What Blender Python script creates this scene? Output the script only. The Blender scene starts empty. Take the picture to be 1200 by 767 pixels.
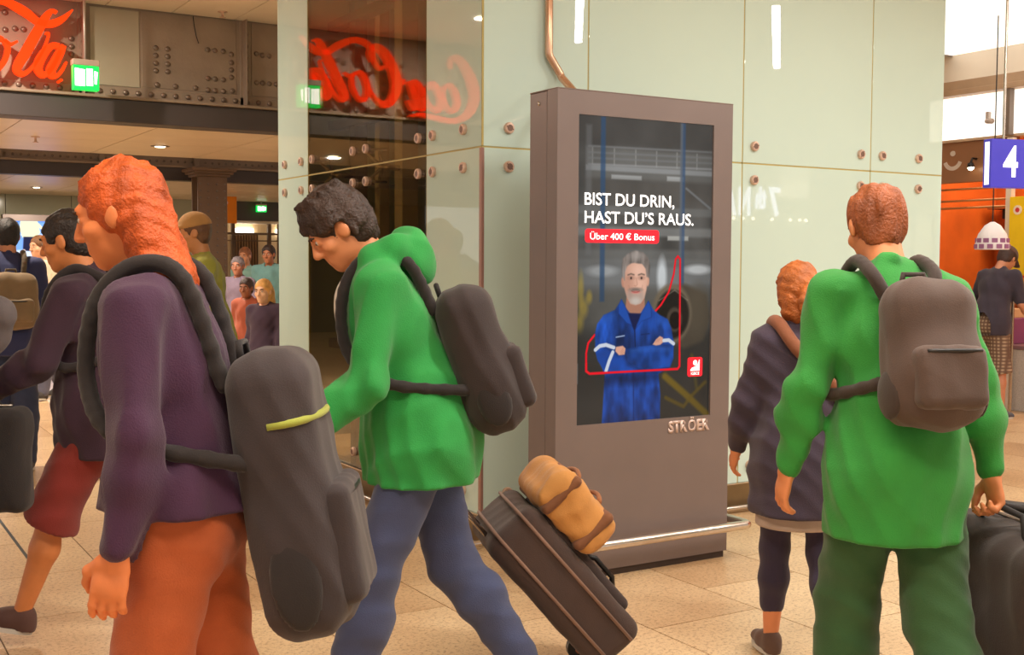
import bpy, bmesh, math, random
import numpy as np
from mathutils import Vector, Matrix
random.seed(7)
rng = np.random.default_rng(7)
SC = bpy.context.scene
COL = SC.collection
R = math.radians

# ------------------------------------------------------------------ camera
cam_d = bpy.data.cameras.new('camera')
cam_d.sensor_width = 36.0
cam_d.lens = 1368.4 / 1200 * 36
cam_d.clip_end = 200
cam = bpy.data.objects.new('camera', cam_d)
COL.objects.link(cam)
PITCH, ROLL, YAW, CAMZ = .0554, .0048, .5439, 1.5557
_F = Vector((math.sin(YAW) * math.cos(PITCH), math.cos(YAW) * math.cos(PITCH), -math.sin(PITCH)))
_R = Vector((math.cos(YAW), -math.sin(YAW), 0))
_U = _R.cross(_F)
_R2 = _R * math.cos(ROLL) + _U * math.sin(ROLL)
_U2 = _U * math.cos(ROLL) - _R * math.sin(ROLL)
m = Matrix((( _R2.x, _U2.x, -_F.x, 0), (_R2.y, _U2.y, -_F.y, 0), (_R2.z, _U2.z, -_F.z, CAMZ), (0, 0, 0, 1)))
cam.matrix_world = m
SC.camera = cam

# ------------------------------------------------------------------ world, lights, exposure
w = bpy.data.worlds.new('world')
SC.world = w
w.use_nodes = True
bgn = w.node_tree.nodes['Background']
bgn.inputs[0].default_value = (1.0, .97, .92, 1)
bgn.inputs[1].default_value = .84
vs = SC.view_settings
vs.view_transform = 'Standard'
vs.look = 'None'
vs.exposure = 0.18
vs.gamma = 1.0
vs.use_curve_mapping = False


def area_light(name, loc, size, energy, color, rot=(0, 0, 0)):
    d = bpy.data.lights.new(name, 'AREA')
    d.shape = 'RECTANGLE'
    d.size, d.size_y = size
    d.energy = energy
    d.color = color
    o = bpy.data.objects.new(name, d)
    COL.objects.link(o)
    o.location = loc
    o.rotation_euler = rot
    return o


WARM = (1.0, .87, .70)
WHITE = (1.0, .95, .88)
# tubes and downlights on the hall ceiling above the frame; two of the tubes show as streaks in the glass, the other two are unseen, added on the same pattern
TUBE = (0, 0, R(40))
area_light('ceiling_tube_offscreen', (0.6, 1.2, 3.84), (.18, 3.4), 110, WARM, TUBE)
area_light('ceiling_tube_offscreen', (3.3, 1.6, 3.84), (.18, 3.4), 110, WHITE, TUBE)
area_light('ceiling_tube_offscreen', (5.98, 2.3, 3.84), (.07, 3.4), 90, WHITE, (0, 0, R(34)))
area_light('ceiling_tube_offscreen', (8.6, 2.05, 3.84), (.07, 3.4), 110, WHITE, (0, 0, R(44)))
# the shop's own lighting, to the right of the frame
area_light('shop_lamp_offscreen', (12.2, 7.6, 3.2), (1.2, 3.0), 60, (1.0, .74, .45))


# ------------------------------------------------------------------ colour and material helpers
def lin(c):
    out = []
    for v in c[:3]:
        v = v / 255.0
        out.append(v / 12.92 if v <= .04045 else ((v + .055) / 1.055) ** 2.4)
    return tuple(out) + (1.0,)


MATS = {}


def mat(name, rgb, rough=.5, metal=0.0, var=.06, scale=6.0, bump=0.0, bscale=60.0, emit=None, estr=1.0, ior=1.5, coat=0.0, sheen=0.0, aniso=None):
    if name in MATS:
        return MATS[name]
    mt = bpy.data.materials.new(name)
    mt.use_nodes = True
    nt = mt.node_tree
    N, L = nt.nodes, nt.links
    b = N['Principled BSDF']
    b.inputs['Roughness'].default_value = rough
    b.inputs['Metallic'].default_value = metal
    b.inputs['IOR'].default_value = ior
    if coat:
        b.inputs['Coat Weight'].default_value = coat
        b.inputs['Coat Roughness'].default_value = .05
    if sheen:
        b.inputs['Sheen Weight'].default_value = sheen
    c = lin(rgb)
    tc = N.new('ShaderNodeTexCoord')
    nz = N.new('ShaderNodeTexNoise')
    nz.inputs['Scale'].default_value = scale
    nz.inputs['Detail'].default_value = 4
    if aniso:
        mp = N.new('ShaderNodeMapping')
        mp.inputs['Scale'].default_value = aniso
        L.new(tc.outputs['Object'], mp.inputs[0])
        L.new(mp.outputs[0], nz.inputs['Vector'])
    else:
        L.new(tc.outputs['Object'], nz.inputs['Vector'])
    rp = N.new('ShaderNodeValToRGB')
    rp.color_ramp.elements[0].position = .3
    rp.color_ramp.elements[1].position = .7
    rp.color_ramp.elements[0].color = tuple(v * (1 - var) for v in c[:3]) + (1,)
    rp.color_ramp.elements[1].color = tuple(min(1, v * (1 + var)) for v in c[:3]) + (1,)
    L.new(nz.outputs['Fac'], rp.inputs[0])
    L.new(rp.outputs[0], b.inputs['Base Color'])
    if bump:
        n2 = N.new('ShaderNodeTexNoise')
        n2.inputs['Scale'].default_value = bscale
        n2.inputs['Detail'].default_value = 3
        L.new(tc.outputs['Object'], n2.inputs['Vector'])
        bp = N.new('ShaderNodeBump')
        bp.inputs['Strength'].default_value = bump
        bp.inputs['Distance'].default_value = .01
        L.new(n2.outputs['Fac'], bp.inputs['Height'])
        L.new(bp.outputs[0], b.inputs['Normal'])
    if emit:
        b.inputs['Emission Color'].default_value = lin(emit)
        b.inputs['Emission Strength'].default_value = estr
    MATS[name] = mt
    return mt


def thin_glass(name, tint, ior=1.6, amount=1.0, body=None, bodyfac=0.0):
    """a pane: lets light straight through, reflects by Fresnel, and may be tinted with a translucent body colour"""
    if name in MATS:
        return MATS[name]
    mt = bpy.data.materials.new(name)
    mt.use_nodes = True
    nt = mt.node_tree
    N, L = nt.nodes, nt.links
    N.clear()
    out = N.new('ShaderNodeOutputMaterial')
    tr = N.new('ShaderNodeBsdfTransparent')
    tr.inputs[0].default_value = lin(tint)
    gl = N.new('ShaderNodeBsdfGlossy')
    gl.inputs['Roughness'].default_value = .015
    lw = N.new('ShaderNodeLayerWeight')      # Schlick's curve, the same for both faces of the pane
    pw = N.new('ShaderNodeMath')
    pw.operation = 'POWER'
    pw.inputs[1].default_value = 4.0
    L.new(lw.outputs['Facing'], pw.inputs[0])
    fr = N.new('ShaderNodeMath')
    fr.operation = 'MULTIPLY_ADD'
    r0 = ((ior - 1) / (ior + 1)) ** 2
    fr.inputs[1].default_value = 1 - r0
    fr.inputs[2].default_value = r0
    L.new(pw.outputs[0], fr.inputs[0])
    mx = N.new('ShaderNodeMixShader')
    base = tr.outputs[0]
    if body:
        df = N.new('ShaderNodeBsdfDiffuse')
        df.inputs[0].default_value = lin(body)
        m2 = N.new('ShaderNodeMixShader')
        m2.inputs[0].default_value = bodyfac
        L.new(tr.outputs[0], m2.inputs[1])
        L.new(df.outputs[0], m2.inputs[2])
        base = m2.outputs[0]
    L.new(fr.outputs[0], mx.inputs[0])
    L.new(base, mx.inputs[1])
    L.new(gl.outputs[0], mx.inputs[2])
    L.new(mx.outputs[0], out.inputs[0])
    MATS[name] = mt
    return mt


def emission_attr(name, attr, strength=1.0, gloss=.0):
    mt = bpy.data.materials.new(name)
    mt.use_nodes = True
    nt = mt.node_tree
    N, L = nt.nodes, nt.links
    b = N['Principled BSDF']
    a = N.new('ShaderNodeAttribute')
    a.attribute_name = attr
    b.inputs['Base Color'].default_value = (.005, .005, .005, 1)
    b.inputs['Roughness'].default_value = .12
    b.inputs['Specular IOR Level'].default_value = gloss
    L.new(a.outputs['Color'], b.inputs['Emission Color'])
    b.inputs['Emission Strength'].default_value = strength
    return mt


def tile_mat(name, rgb, rgb2, speck, rough):
    mt = bpy.data.materials.new(name)
    mt.use_nodes = True
    nt = mt.node_tree
    N, L = nt.nodes, nt.links
    b = N['Principled BSDF']
    b.inputs['Roughness'].default_value = rough
    geo = N.new('ShaderNodeNewGeometry')
    oi = N.new('ShaderNodeObjectInfo')
    nz = N.new('ShaderNodeTexNoise')
    nz.inputs['Scale'].default_value = 2.2
    nz.inputs['Detail'].default_value = 6
    L.new(geo.outputs['Position'], nz.inputs['Vector'])
    ad = N.new('ShaderNodeMath')
    ad.operation = 'MULTIPLY_ADD'
    ad.inputs[1].default_value = .45
    L.new(oi.outputs['Random'], ad.inputs[0])
    L.new(nz.outputs['Fac'], ad.inputs[2])
    rp = N.new('ShaderNodeValToRGB')
    rp.color_ramp.elements[0].position = .35
    rp.color_ramp.elements[1].position = 1.0
    rp.color_ramp.elements[0].color = lin(rgb)
    rp.color_ramp.elements[1].color = lin(rgb2)
    L.new(ad.outputs[0], rp.inputs[0])
    n2 = N.new('ShaderNodeTexNoise')
    n2.inputs['Scale'].default_value = 55
    n2.inputs['Detail'].default_value = 5
    n2.inputs['Roughness'].default_value = .8
    L.new(geo.outputs['Position'], n2.inputs['Vector'])
    r2 = N.new('ShaderNodeValToRGB')
    r2.color_ramp.elements[0].position = .36
    r2.color_ramp.elements[1].position = .5
    r2.color_ramp.elements[0].color = lin(speck)
    r2.color_ramp.elements[1].color = (1, 1, 1, 1)
    L.new(n2.outputs['Fac'], r2.inputs[0])
    mx = N.new('ShaderNodeMix')
    mx.data_type = 'RGBA'
    mx.blend_type = 'MULTIPLY'
    mx.inputs[0].default_value = .8
    L.new(rp.outputs[0], mx.inputs[6])
    L.new(r2.outputs[0], mx.inputs[7])
    L.new(mx.outputs[2], b.inputs['Base Color'])
    return mt


def plaid_mat(name, c1, c2, scale):
    mt = bpy.data.materials.new(name)
    mt.use_nodes = True
    nt = mt.node_tree
    N, L = nt.nodes, nt.links
    b = N['Principled BSDF']
    b.inputs['Roughness'].default_value = .9
    tc = N.new('ShaderNodeTexCoord')
    mixv = None
    for d in ('X', 'Z'):
        wv = N.new('ShaderNodeTexWave')
        wv.bands_direction = d
        wv.inputs['Scale'].default_value = scale
        L.new(tc.outputs['Object'], wv.inputs['Vector'])
        if mixv is None:
            mixv = wv.outputs['Fac']
        else:
            mm = N.new('ShaderNodeMath')
            mm.operation = 'MULTIPLY'
            L.new(mixv, mm.inputs[0])
            L.new(wv.outputs['Fac'], mm.inputs[1])
            mixv = mm.outputs[0]
    rp = N.new('ShaderNodeValToRGB')
    rp.color_ramp.elements[0].color = lin(c1)
    rp.color_ramp.elements[1].color = lin(c2)
    L.new(mixv, rp.inputs[0])
    L.new(rp.outputs[0], b.inputs['Base Color'])
    return mt


# ------------------------------------------------------------------ mesh helpers
def bm_box(bm, lo, hi, bev=0.0, seg=1):
    c = [(a + b) / 2 for a, b in zip(lo, hi)]
    s = [abs(b - a) for a, b in zip(lo, hi)]
    r = bmesh.ops.create_cube(bm, size=1.0, matrix=Matrix.Translation(c) @ Matrix.Diagonal((*s, 1)))
    if bev:
        es = list({e for v in r['verts'] for e in v.link_edges})
        bmesh.ops.bevel(bm, geom=es, offset=bev, segments=seg, profile=.5, affect='EDGES')
    return bm


def bm_tube(bm, pts, rad, n=12, cap=True):
    pts = [Vector(p) for p in pts]
    rads = rad if isinstance(rad, (list, tuple)) else [rad] * len(pts)
    rings = []
    up = None
    for i, p in enumerate(pts):
        if i == 0:
            t = (pts[1] - p).normalized()
        elif i == len(pts) - 1:
            t = (p - pts[i - 1]).normalized()
        else:
            t = ((pts[i + 1] - p).normalized() + (p - pts[i - 1]).normalized()).normalized()
        if up is None:
            up = Vector((0, 0, 1)) if abs(t.z) < .9 else Vector((1, 0, 0))
        s = t.cross(up).normalized()
        u = s.cross(t).normalized()
        up = u
        rings.append([bm.verts.new(p + (s * math.cos(a) + u * math.sin(a)) * rads[i]) for a in [2 * math.pi * k / n for k in range(n)]])
    for a, b in zip(rings, rings[1:]):
        for k in range(n):
            bm.faces.new((a[k], a[(k + 1) % n], b[(k + 1) % n], b[k]))
    if cap:
        bm.faces.new(list(reversed(rings[0])))
        bm.faces.new(rings[-1])
    return bm


def bm_prism(bm, poly, axis, t0, t1):
    """extrude a 2D polygon; axis is the extrusion axis: poly gives the other two coordinates in order"""
    def P(p, t):
        return {'x': (t, p[0], p[1]), 'y': (p[0], t, p[1]), 'z': (p[0], p[1], t)}[axis]
    a = [bm.verts.new(P(p, t0)) for p in poly]
    b = [bm.verts.new(P(p, t1)) for p in poly]
    n = len(poly)
    for k in range(n):
        bm.faces.new((a[k], a[(k + 1) % n], b[(k + 1) % n], b[k]))
    bm.faces.new(list(reversed(a)))
    bm.faces.new(b)
    return bm


def bm_lathe(bm, prof, n=24, c=(0, 0, 0)):
    rings = []
    for r, z in prof:
        rings.append([bm.verts.new((c[0] + r * math.cos(2 * math.pi * k / n), c[1] + r * math.sin(2 * math.pi * k / n), c[2] + z)) for k in range(n)])
    for a, b in zip(rings, rings[1:]):
        for k in range(n):
            bm.faces.new((a[k], a[(k + 1) % n], b[(k + 1) % n], b[k]))
    bm.faces.new(list(reversed(rings[0])))
    bm.faces.new(rings[-1])
    return bm


def NB():
    return bmesh.new()


def obj(name, bm, material, parent=None, smooth=False, loc=None):
    me = bpy.data.meshes.new(name)
    bmesh.ops.recalc_face_normals(bm, faces=bm.faces)
    bm.to_mesh(me)
    bm.free()
    return link(name, me, material, parent, smooth, loc)


def link(name, me, material, parent=None, smooth=False, loc=None):
    if material is not None and len(me.materials) == 0:
        me.materials.append(material)
    o = bpy.data.objects.new(name, me)
    COL.objects.link(o)
    if parent:
        o.parent = parent
    if loc:
        o.location = loc
    if smooth:
        me.polygons.foreach_set('use_smooth', [True] * len(me.polygons))
        if smooth == 'auto':
            me.set_sharp_from_angle(angle=R(40))
    return o


def again(src, name, parent=None, loc=None):
    o = src.copy()
    o.name = name
    COL.objects.link(o)
    o.parent = parent
    if loc:
        o.location = loc
    return o


def thing(name, label, cat, loc=(0, 0, 0), rotz=0, group=None):
    o = bpy.data.objects.new(name, None)
    COL.objects.link(o)
    o.location = loc
    o.rotation_euler = (0, 0, rotz)
    return tag(o, label, cat, group)


def tag(o, label, cat, group=None):
    o['label'] = label
    o['category'] = cat
    if group:
        o['group'] = group
    return o


def struct(o, label, cat):
    o['kind'] = 'structure'
    o['label'] = label
    o['category'] = cat
    return o


def text_obj(name, s, material, parent, x0, x1, z0, z1, y, depth=.0, bold=0.0, ref=None, gap=.22):
    """lettering in the x-z plane facing -y, fitted to the given box; ref: string whose height sets the fit"""
    def mk(t):
        cu = bpy.data.curves.new(name, 'FONT')
        cu.body = t
        cu.extrude = 0
        cu.offset = bold
        cu.resolution_u = 4
        o = bpy.data.objects.new(name, cu)
        COL.objects.link(o)
        dg = bpy.context.evaluated_depsgraph_get()
        me = bpy.data.meshes.new_from_object(o.evaluated_get(dg))
        bpy.data.objects.remove(o)
        bpy.data.curves.remove(cu)
        return me
    me = mk(s)
    co = np.zeros(len(me.vertices) * 3)
    me.vertices.foreach_get('co', co)
    co = co.reshape(-1, 3)
    lo, hi = co.min(0), co.max(0)
    if ref:
        mr = mk(ref)
        cr = np.zeros(len(mr.vertices) * 3)
        mr.vertices.foreach_get('co', cr)
        cr = cr.reshape(-1, 3)
        lo[1], hi[1] = cr[:, 1].min(), cr[:, 1].max()
        bpy.data.meshes.remove(mr)
    out = np.zeros_like(co)
    out[:, 0] = x0 + (co[:, 0] - lo[0]) / (hi[0] - lo[0]) * (x1 - x0)
    out[:, 2] = z0 + (co[:, 1] - lo[1]) / (hi[1] - lo[1]) * (z1 - z0)
    out[:, 1] = y
    me.vertices.foreach_set('co', out.ravel())
    me.update()
    if depth:
        bm = NB()
        bm.from_mesh(me)
        r = bmesh.ops.extrude_face_region(bm, geom=bm.faces[:])
        vs_ = [g for g in r['geom'] if isinstance(g, bmesh.types.BMVert)]
        bmesh.ops.translate(bm, verts=vs_, vec=(0, -depth, 0))
        bmesh.ops.recalc_face_normals(bm, faces=bm.faces)
        bm.to_mesh(me)
        bm.free()
    me.materials.clear()
    # one object for each word: islands whose gap is smaller than a word space stay together
    bm = NB()
    bm.from_mesh(me)
    seen, runs = set(), []
    for v in bm.verts:
        if v in seen:
            continue
        st, isl = [v], []
        seen.add(v)
        while st:
            q = st.pop()
            isl.append(q)
            for e in q.link_edges:
                u = e.other_vert(q)
                if u not in seen:
                    seen.add(u)
                    st.append(u)
        runs.append([min(q.co.x for q in isl), max(q.co.x for q in isl), isl])
    runs.sort(key=lambda r: r[0])
    wordsv = []
    for r in runs:
        if wordsv and r[0] - wordsv[-1][1] < gap * (z1 - z0):
            wordsv[-1][1] = max(wordsv[-1][1], r[1])
            wordsv[-1][2] += r[2]
        else:
            wordsv.append(r)
    first = None
    for a, b_, vv in wordsv:
        keep = set(vv)
        b2 = bm.copy()
        ids = {v.index for v in keep}
        b2.verts.ensure_lookup_table()
        bmesh.ops.delete(b2, geom=[v for v in b2.verts if v.index not in ids], context='VERTS')
        m2 = bpy.data.meshes.new(name)
        b2.to_mesh(m2)
        b2.free()
        o = link(name, m2, material, parent)
        first = first or o
    bm.free()
    return first


# ------------------------------------------------------------------ signed-distance modelling for people, bags and other soft shapes
class Field:
    def __init__(self, lo, hi, res):
        self.lo = np.array(lo, float)
        self.res = res
        n = np.ceil((np.array(hi, float) - self.lo) / res).astype(int) + 1
        self.ax = [(self.lo[i] + res * np.arange(n[i])).astype(np.float32) for i in range(3)]
        self.d = np.full(tuple(n), .12, np.float32)

    def sub(self, lo, hi):
        sl = []
        for i in range(3):
            a = int(max(0, math.floor((lo[i] - self.lo[i]) / self.res)))
            b = int(min(len(self.ax[i]), math.ceil((hi[i] - self.lo[i]) / self.res) + 1))
            if a >= b:
                return None, None
            sl.append(slice(a, b))
        P = np.stack(np.meshgrid(*[self.ax[i][sl[i]] for i in range(3)], indexing='ij'), -1)
        return tuple(sl), P

    def _mix(self, sl, e, k, op):
        d = self.d[sl]
        if op == 'add':
            h = np.maximum(k - np.abs(d - e), 0) / k if k else 0
            self.d[sl] = np.minimum(d, e) - (h * h * k * .25 if k else 0)
        else:
            e = -e
            h = np.maximum(k - np.abs(d - e), 0) / k if k else 0
            self.d[sl] = np.maximum(d, e) + (h * h * k * .25 if k else 0)

    def cone(self, a, b, ra, rb, k=.02, flat=None, op='add'):
        a = np.array(a, np.float32)
        b = np.array(b, np.float32)
        mr = max(ra, rb) + .09 + k
        sl, P = self.sub(np.minimum(a, b) - mr, np.maximum(a, b) + mr)
        if sl is None:
            return self
        pa = P - a
        ba = b - a
        if flat:
            n = np.array(flat[0], np.float32)
            n /= np.linalg.norm(n)
            f = np.float32(1 / flat[1] - 1)
            pa = pa + (pa @ n)[..., None] * n * f
            ba = ba + (ba @ n) * n * f
        L = float(ba @ ba) + 1e-9
        h = np.clip((pa @ ba) / L, 0, 1)
        e = np.linalg.norm(pa - h[..., None] * ba, axis=-1) - (ra + (rb - ra) * h)
        if flat and flat[1] < 1:
            e = e * (flat[1] * .5 + .5)
        self._mix(sl, e.astype(np.float32), k, op)
        return self

    def chain(self, pts, rads, k=.02, flat=None, op='add'):
        for i in range(len(pts) - 1):
            self.cone(pts[i], pts[i + 1], rads[i], rads[i + 1], k, flat, op)
        return self

    def ell(self, c, r, A=None, k=.02, op='add'):
        c = np.array(c, np.float32)
        r = np.array(r, np.float32)
        mr = float(r.max()) + .09 + k
        sl, P = self.sub(c - mr, c + mr)
        if sl is None:
            return self
        q = P - c
        if A is not None:
            q = q @ np.array(A, np.float32).T
        k0 = np.linalg.norm(q / r, axis=-1)
        k1 = np.linalg.norm(q / (r * r), axis=-1) + 1e-6
        e = k0 * (k0 - 1) / k1
        self._mix(sl, e.astype(np.float32), k, op)
        return self

    def box(self, c, h, A=None, rnd=.02, k=.02, op='add'):
        c = np.array(c, np.float32)
        h = np.array(h, np.float32)
        mr = float(np.linalg.norm(h)) + .08 + k
        sl, P = self.sub(c - mr, c + mr)
        if sl is None:
            return self
        q = P - c
        if A is not None:
            q = q @ np.array(A, np.float32).T
        q = np.abs(q) - (h - rnd)
        e = np.linalg.norm(np.maximum(q, 0), axis=-1) + np.minimum(q.max(-1), 0) - rnd
        self._mix(sl, e.astype(np.float32), k, op)
        return self

    def clip(self, p, n):
        """keep what lies on the side the normal points away from"""
        n = np.array(n, np.float32)
        n /= np.linalg.norm(n)
        X, Y, Z = np.meshgrid(*self.ax, indexing='ij', sparse=True)
        e = (X - p[0]) * n[0] + (Y - p[1]) * n[1] + (Z - p[2]) * n[2]
        self.d = np.maximum(self.d, e.astype(np.float32))
        return self

    def folds(self, amp, f=(22, 22, 14), seed=0):
        X, Y, Z = np.meshgrid(*self.ax, indexing='ij', sparse=True)
        r = np.random.default_rng(seed + 11)
        n = 0
        wob = 1.3 * np.sin(7 * X + 5 * Z + seed) + 1.1 * np.sin(8 * Y - 6 * Z + 2 * seed)
        for q in range(5):
            k = r.normal(size=3)
            k /= np.linalg.norm(k)
            fr = r.uniform(.8, 2.0)
            ph = r.uniform(0, 6.28)
            w_ = np.sin(fr * (f[0] * k[0] * X + f[1] * k[1] * Y + f[2] * k[2] * Z) + wob + ph)
            n = n + (.45 * w_ if q < 3 else .9 * (np.abs(w_) - .6)) 
        self.d += (amp * n).astype(np.float32)
        return self

    def mesh(self):
        d = self.d
        s = d < 0
        nx, ny, nz = d.shape
        corners = [(i, j, k) for i in (0, 1) for j in (0, 1) for k in (0, 1)]
        cnt = np.zeros((nx - 1, ny - 1, nz - 1), np.int8)
        for i, j, k in corners:
            cnt += s[i:nx - 1 + i, j:ny - 1 + j, k:nz - 1 + k]
        cells = np.argwhere((cnt > 0) & (cnt < 8))
        if len(cells) == 0:
            return np.zeros((0, 3)), np.zeros((0, 4), int)
        idx = -np.ones(cnt.shape, np.int64)
        idx[tuple(cells.T)] = np.arange(len(cells))
        acc = np.zeros((len(cells), 3))
        num = np.zeros(len(cells))
        for a in range(8):
            for b in range(a + 1, 8):
                ca, cb = corners[a], corners[b]
                if sum(abs(x - y) for x, y in zip(ca, cb)) != 1:
                    continue
                va = d[tuple((cells + ca).T)]
                vb = d[tuple((cells + cb).T)]
                m_ = (va < 0) != (vb < 0)
                t = np.where(m_, va / np.where(va - vb == 0, 1, va - vb), 0)
                p = np.array(ca) + t[:, None] * (np.array(cb) - np.array(ca))
                acc += p * m_[:, None]
                num += m_
        V = (cells + acc / num[:, None]) * self.res + self.lo
        quads = []
        for axis in range(3):
            o1, o2 = [(1, 2), (2, 0), (0, 1)][axis]
            a = [slice(None)] * 3
            b = [slice(None)] * 3
            a[axis] = slice(0, -1)
            b[axis] = slice(1, None)
            ch = s[tuple(a)] != s[tuple(b)]
            E_ = np.argwhere(ch)
            ok = (E_[:, o1] > 0) & (E_[:, o2] > 0) & (E_[:, o1] < d.shape[o1] - 1) & (E_[:, o2] < d.shape[o2] - 1)
            E_ = E_[ok]
            e1 = np.zeros(3, int)
            e2 = np.zeros(3, int)
            e1[o1] = 1
            e2[o2] = 1
            q = np.stack([idx[tuple((E_ - e1 - e2).T)], idx[tuple((E_ - e2).T)], idx[tuple(E_.T)], idx[tuple((E_ - e1).T)]], 1)
            inside = s[tuple(E_.T)]
            q[~inside] = q[~inside][:, ::-1]
            quads.append(q)
        Q = np.concatenate(quads)
        return V, Q[(Q >= 0).all(1)]


def np_mesh(name, parts, smooth=True):
    Vs, Qs, off = [], [], 0
    for V, Q in parts:
        Vs.append(V)
        Qs.append(Q + off)
        off += len(V)
    V = np.concatenate(Vs)
    Q = np.concatenate(Qs)
    me = bpy.data.meshes.new(name)
    me.vertices.add(len(V))
    me.vertices.foreach_set('co', V.astype(np.float32).ravel())
    me.loops.add(len(Q) * 4)
    me.loops.foreach_set('vertex_index', Q.astype(np.int32).ravel())
    me.polygons.add(len(Q))
    me.polygons.foreach_set('loop_start', (np.arange(len(Q)) * 4).astype(np.int32))
    me.polygons.foreach_set('loop_total', np.full(len(Q), 4, np.int32))
    if smooth:
        me.polygons.foreach_set('use_smooth', np.ones(len(Q), bool))
    me.update(calc_edges=True)
    return me


def smooth_path(pts, k=5):
    P = [np.array(p, float) for p in pts]
    out = []
    for i in range(len(P) - 1):
        p0, p1, p2, p3 = P[max(i - 1, 0)], P[i], P[i + 1], P[min(i + 2, len(P) - 1)]
        for q in range(k):
            f = q / k
            out.append(.5 * ((2 * p1) + (-p0 + p2) * f + (2 * p0 - 5 * p1 + 4 * p2 - p3) * f * f + (-p0 + 3 * p1 - 3 * p2 + p3) * f ** 3))
    out.append(P[-1])
    return out


def field_obj(name, f, material, parent=None):
    return link(name, np_mesh(name, [f.mesh()]), material, parent)


def sphere_obj(name, c, r, material, parent=None, n=16):
    bm = NB()
    bmesh.ops.create_uvsphere(bm, u_segments=n, v_segments=n // 2 + 2, radius=1.0, matrix=Matrix.Translation(c) @ Matrix.Diagonal((*(r if hasattr(r, '__len__') else (r, r, r)), 1)))
    return obj(name, bm, material, parent, True)
# ------------------------------------------------------------------ materials of the place
M_tile = tile_mat('terrazzo_tile', (196, 158, 116), (230, 200, 158), (160, 124, 92), .30)
M_grout = mat('floor_grout', (120, 95, 70), .8, scale=20)
M_ceil = mat('ceiling_panel_white', (236, 224, 206), .55, scale=2)
M_ceil2 = mat('ceiling_panel_cream', (228, 208, 182), .35, scale=2)
M_gap = mat('dark_joint', (92, 80, 70), .8)
M_girder = mat('girder_paint', (150, 132, 116), .5, var=.12, scale=3, bump=.15, bscale=40)
M_sheet = mat('sheet_reflection_tone', (176, 166, 146), .3, var=.1, scale=2)  # pale tone standing in for the reflection on a glass sheet
M_rivet = mat('rivet_steel', (128, 112, 100), .35, .5)
M_dark = mat('dark_soffit_paint', (74, 66, 66), .45, var=.08, scale=2)
M_glass_o = mat('pale_green_backpainted_glass', (198, 219, 209), .012, var=.02, scale=.8, ior=1.53)
M_glass_far = mat('far_pale_green_glass', (170, 172, 150), .12, var=.05, scale=.7)
M_clear = thin_glass('clear_glass_pane', (224, 216, 192), 1.8)
M_seal = mat('ochre_sealant', (176, 158, 92), .6)
M_steel = mat('brushed_steel', (205, 196, 186), .25, 1.0, var=.08, scale=30)
M_steel_d = mat('fixing_steel', (214, 182, 162), .3, .35, var=.15, scale=40)
M_slot = mat('fixing_slot_dark', (120, 92, 80), .5, .3)
M_brass = mat('bronze_skirting', (134, 112, 80), .35, .6, var=.15, scale=4)
M_cornerp = mat('corner_profile_metal', (170, 130, 118), .35, .4)
M_inner = mat('lift_shaft_lining', (168, 152, 124), .6, var=.15, scale=2)
M_inner_col = mat('shaft_column_paint', (186, 172, 148), .5, var=.1, scale=3)
M_inner_dark = mat('shaft_column_dark', (104, 86, 68), .6)
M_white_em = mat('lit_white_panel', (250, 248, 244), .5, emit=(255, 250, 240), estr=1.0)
M_black = mat('black_plastic', (24, 22, 22), .4)
M_green_em = mat('exit_sign_green', (20, 190, 70), .4, emit=(0, 215, 80), estr=1.1)
M_signwhite_em = mat('exit_sign_white', (245, 255, 245), .4, emit=(245, 255, 248), estr=1.8)
M_lamp_em = mat('downlight_glow', (255, 244, 220), .4, emit=(255, 236, 200), estr=9)

# ------------------------------------------------------------------ floor
bm = NB()
bm_box(bm, (-14, -9, -.15), (22, 36, -.004))
floor = struct(obj('floor', bm, M_grout), 'tan terrazzo floor of the station hall', 'floor')
TX, TY, J = .60, .74, .006
bm = NB()
bm_box(bm, (-TX / 2 + J / 2, -TY / 2 + J / 2, -.012), (TX / 2 - J / 2, TY / 2 - J / 2, 0))
tile_me = bpy.data.meshes.new('floor_tile')
bm.to_mesh(tile_me)
bm.free()
tile_me.materials.append(M_tile)
spots, rest = [], []
for i in range(-24, 34):
    for j in range(-16, 44):
        x = .65 + (i + .5) * TX
        y = 3.88 + (j + .5 + (.5 if i % 2 else 0)) * TY
        if not (-13.6 < x < 21.6 and -8.5 < y < 35.5):
            continue
        d = Vector((x, y, 0)) - Vector((0, 0, CAMZ))
        z = d.dot(_F)
        vis = z > .5 and -150 < 600 + 1368 * d.dot(_R2) / z < 1350 and 383.5 - 1368 * d.dot(_U2) / z < 860
        (spots if vis else rest).append((z if vis else 99, x, y))
spots.sort()
for n, (z, x, y) in enumerate(spots[:298]):
    link('floor_tile', tile_me, None, floor, loc=(x, y, 0))
vs_, fs_ = [], []
for z, x, y in spots[298:] + rest:
    b = len(vs_)
    hx, hy = TX / 2 - J / 2, TY / 2 - J / 2
    vs_ += [(x - hx, y - hy, 0), (x + hx, y - hy, 0), (x + hx, y + hy, 0), (x - hx, y + hy, 0)]
    fs_.append((b, b + 1, b + 2, b + 3))
me = bpy.data.meshes.new('distant_paving')
me.from_pydata(vs_, [], fs_)
o = link('distant_paving', me, M_tile, floor)
o['kind'] = 'stuff'
bm = NB()
bm_box(bm, (.952, 6.12, -.006), (.968, 7.58, .0015))
obj('expansion_strip', bm, mat('strip_metal', (60, 62, 60), .35, .7), floor)

# ------------------------------------------------------------------ ceilings
bm = NB()
bm_box(bm, (-14, -9, 3.9), (22, 11.2, 4.1))
ceil = struct(obj('ceiling', bm, M_gap), 'high white panelled ceiling above the hall', 'ceiling')


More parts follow.
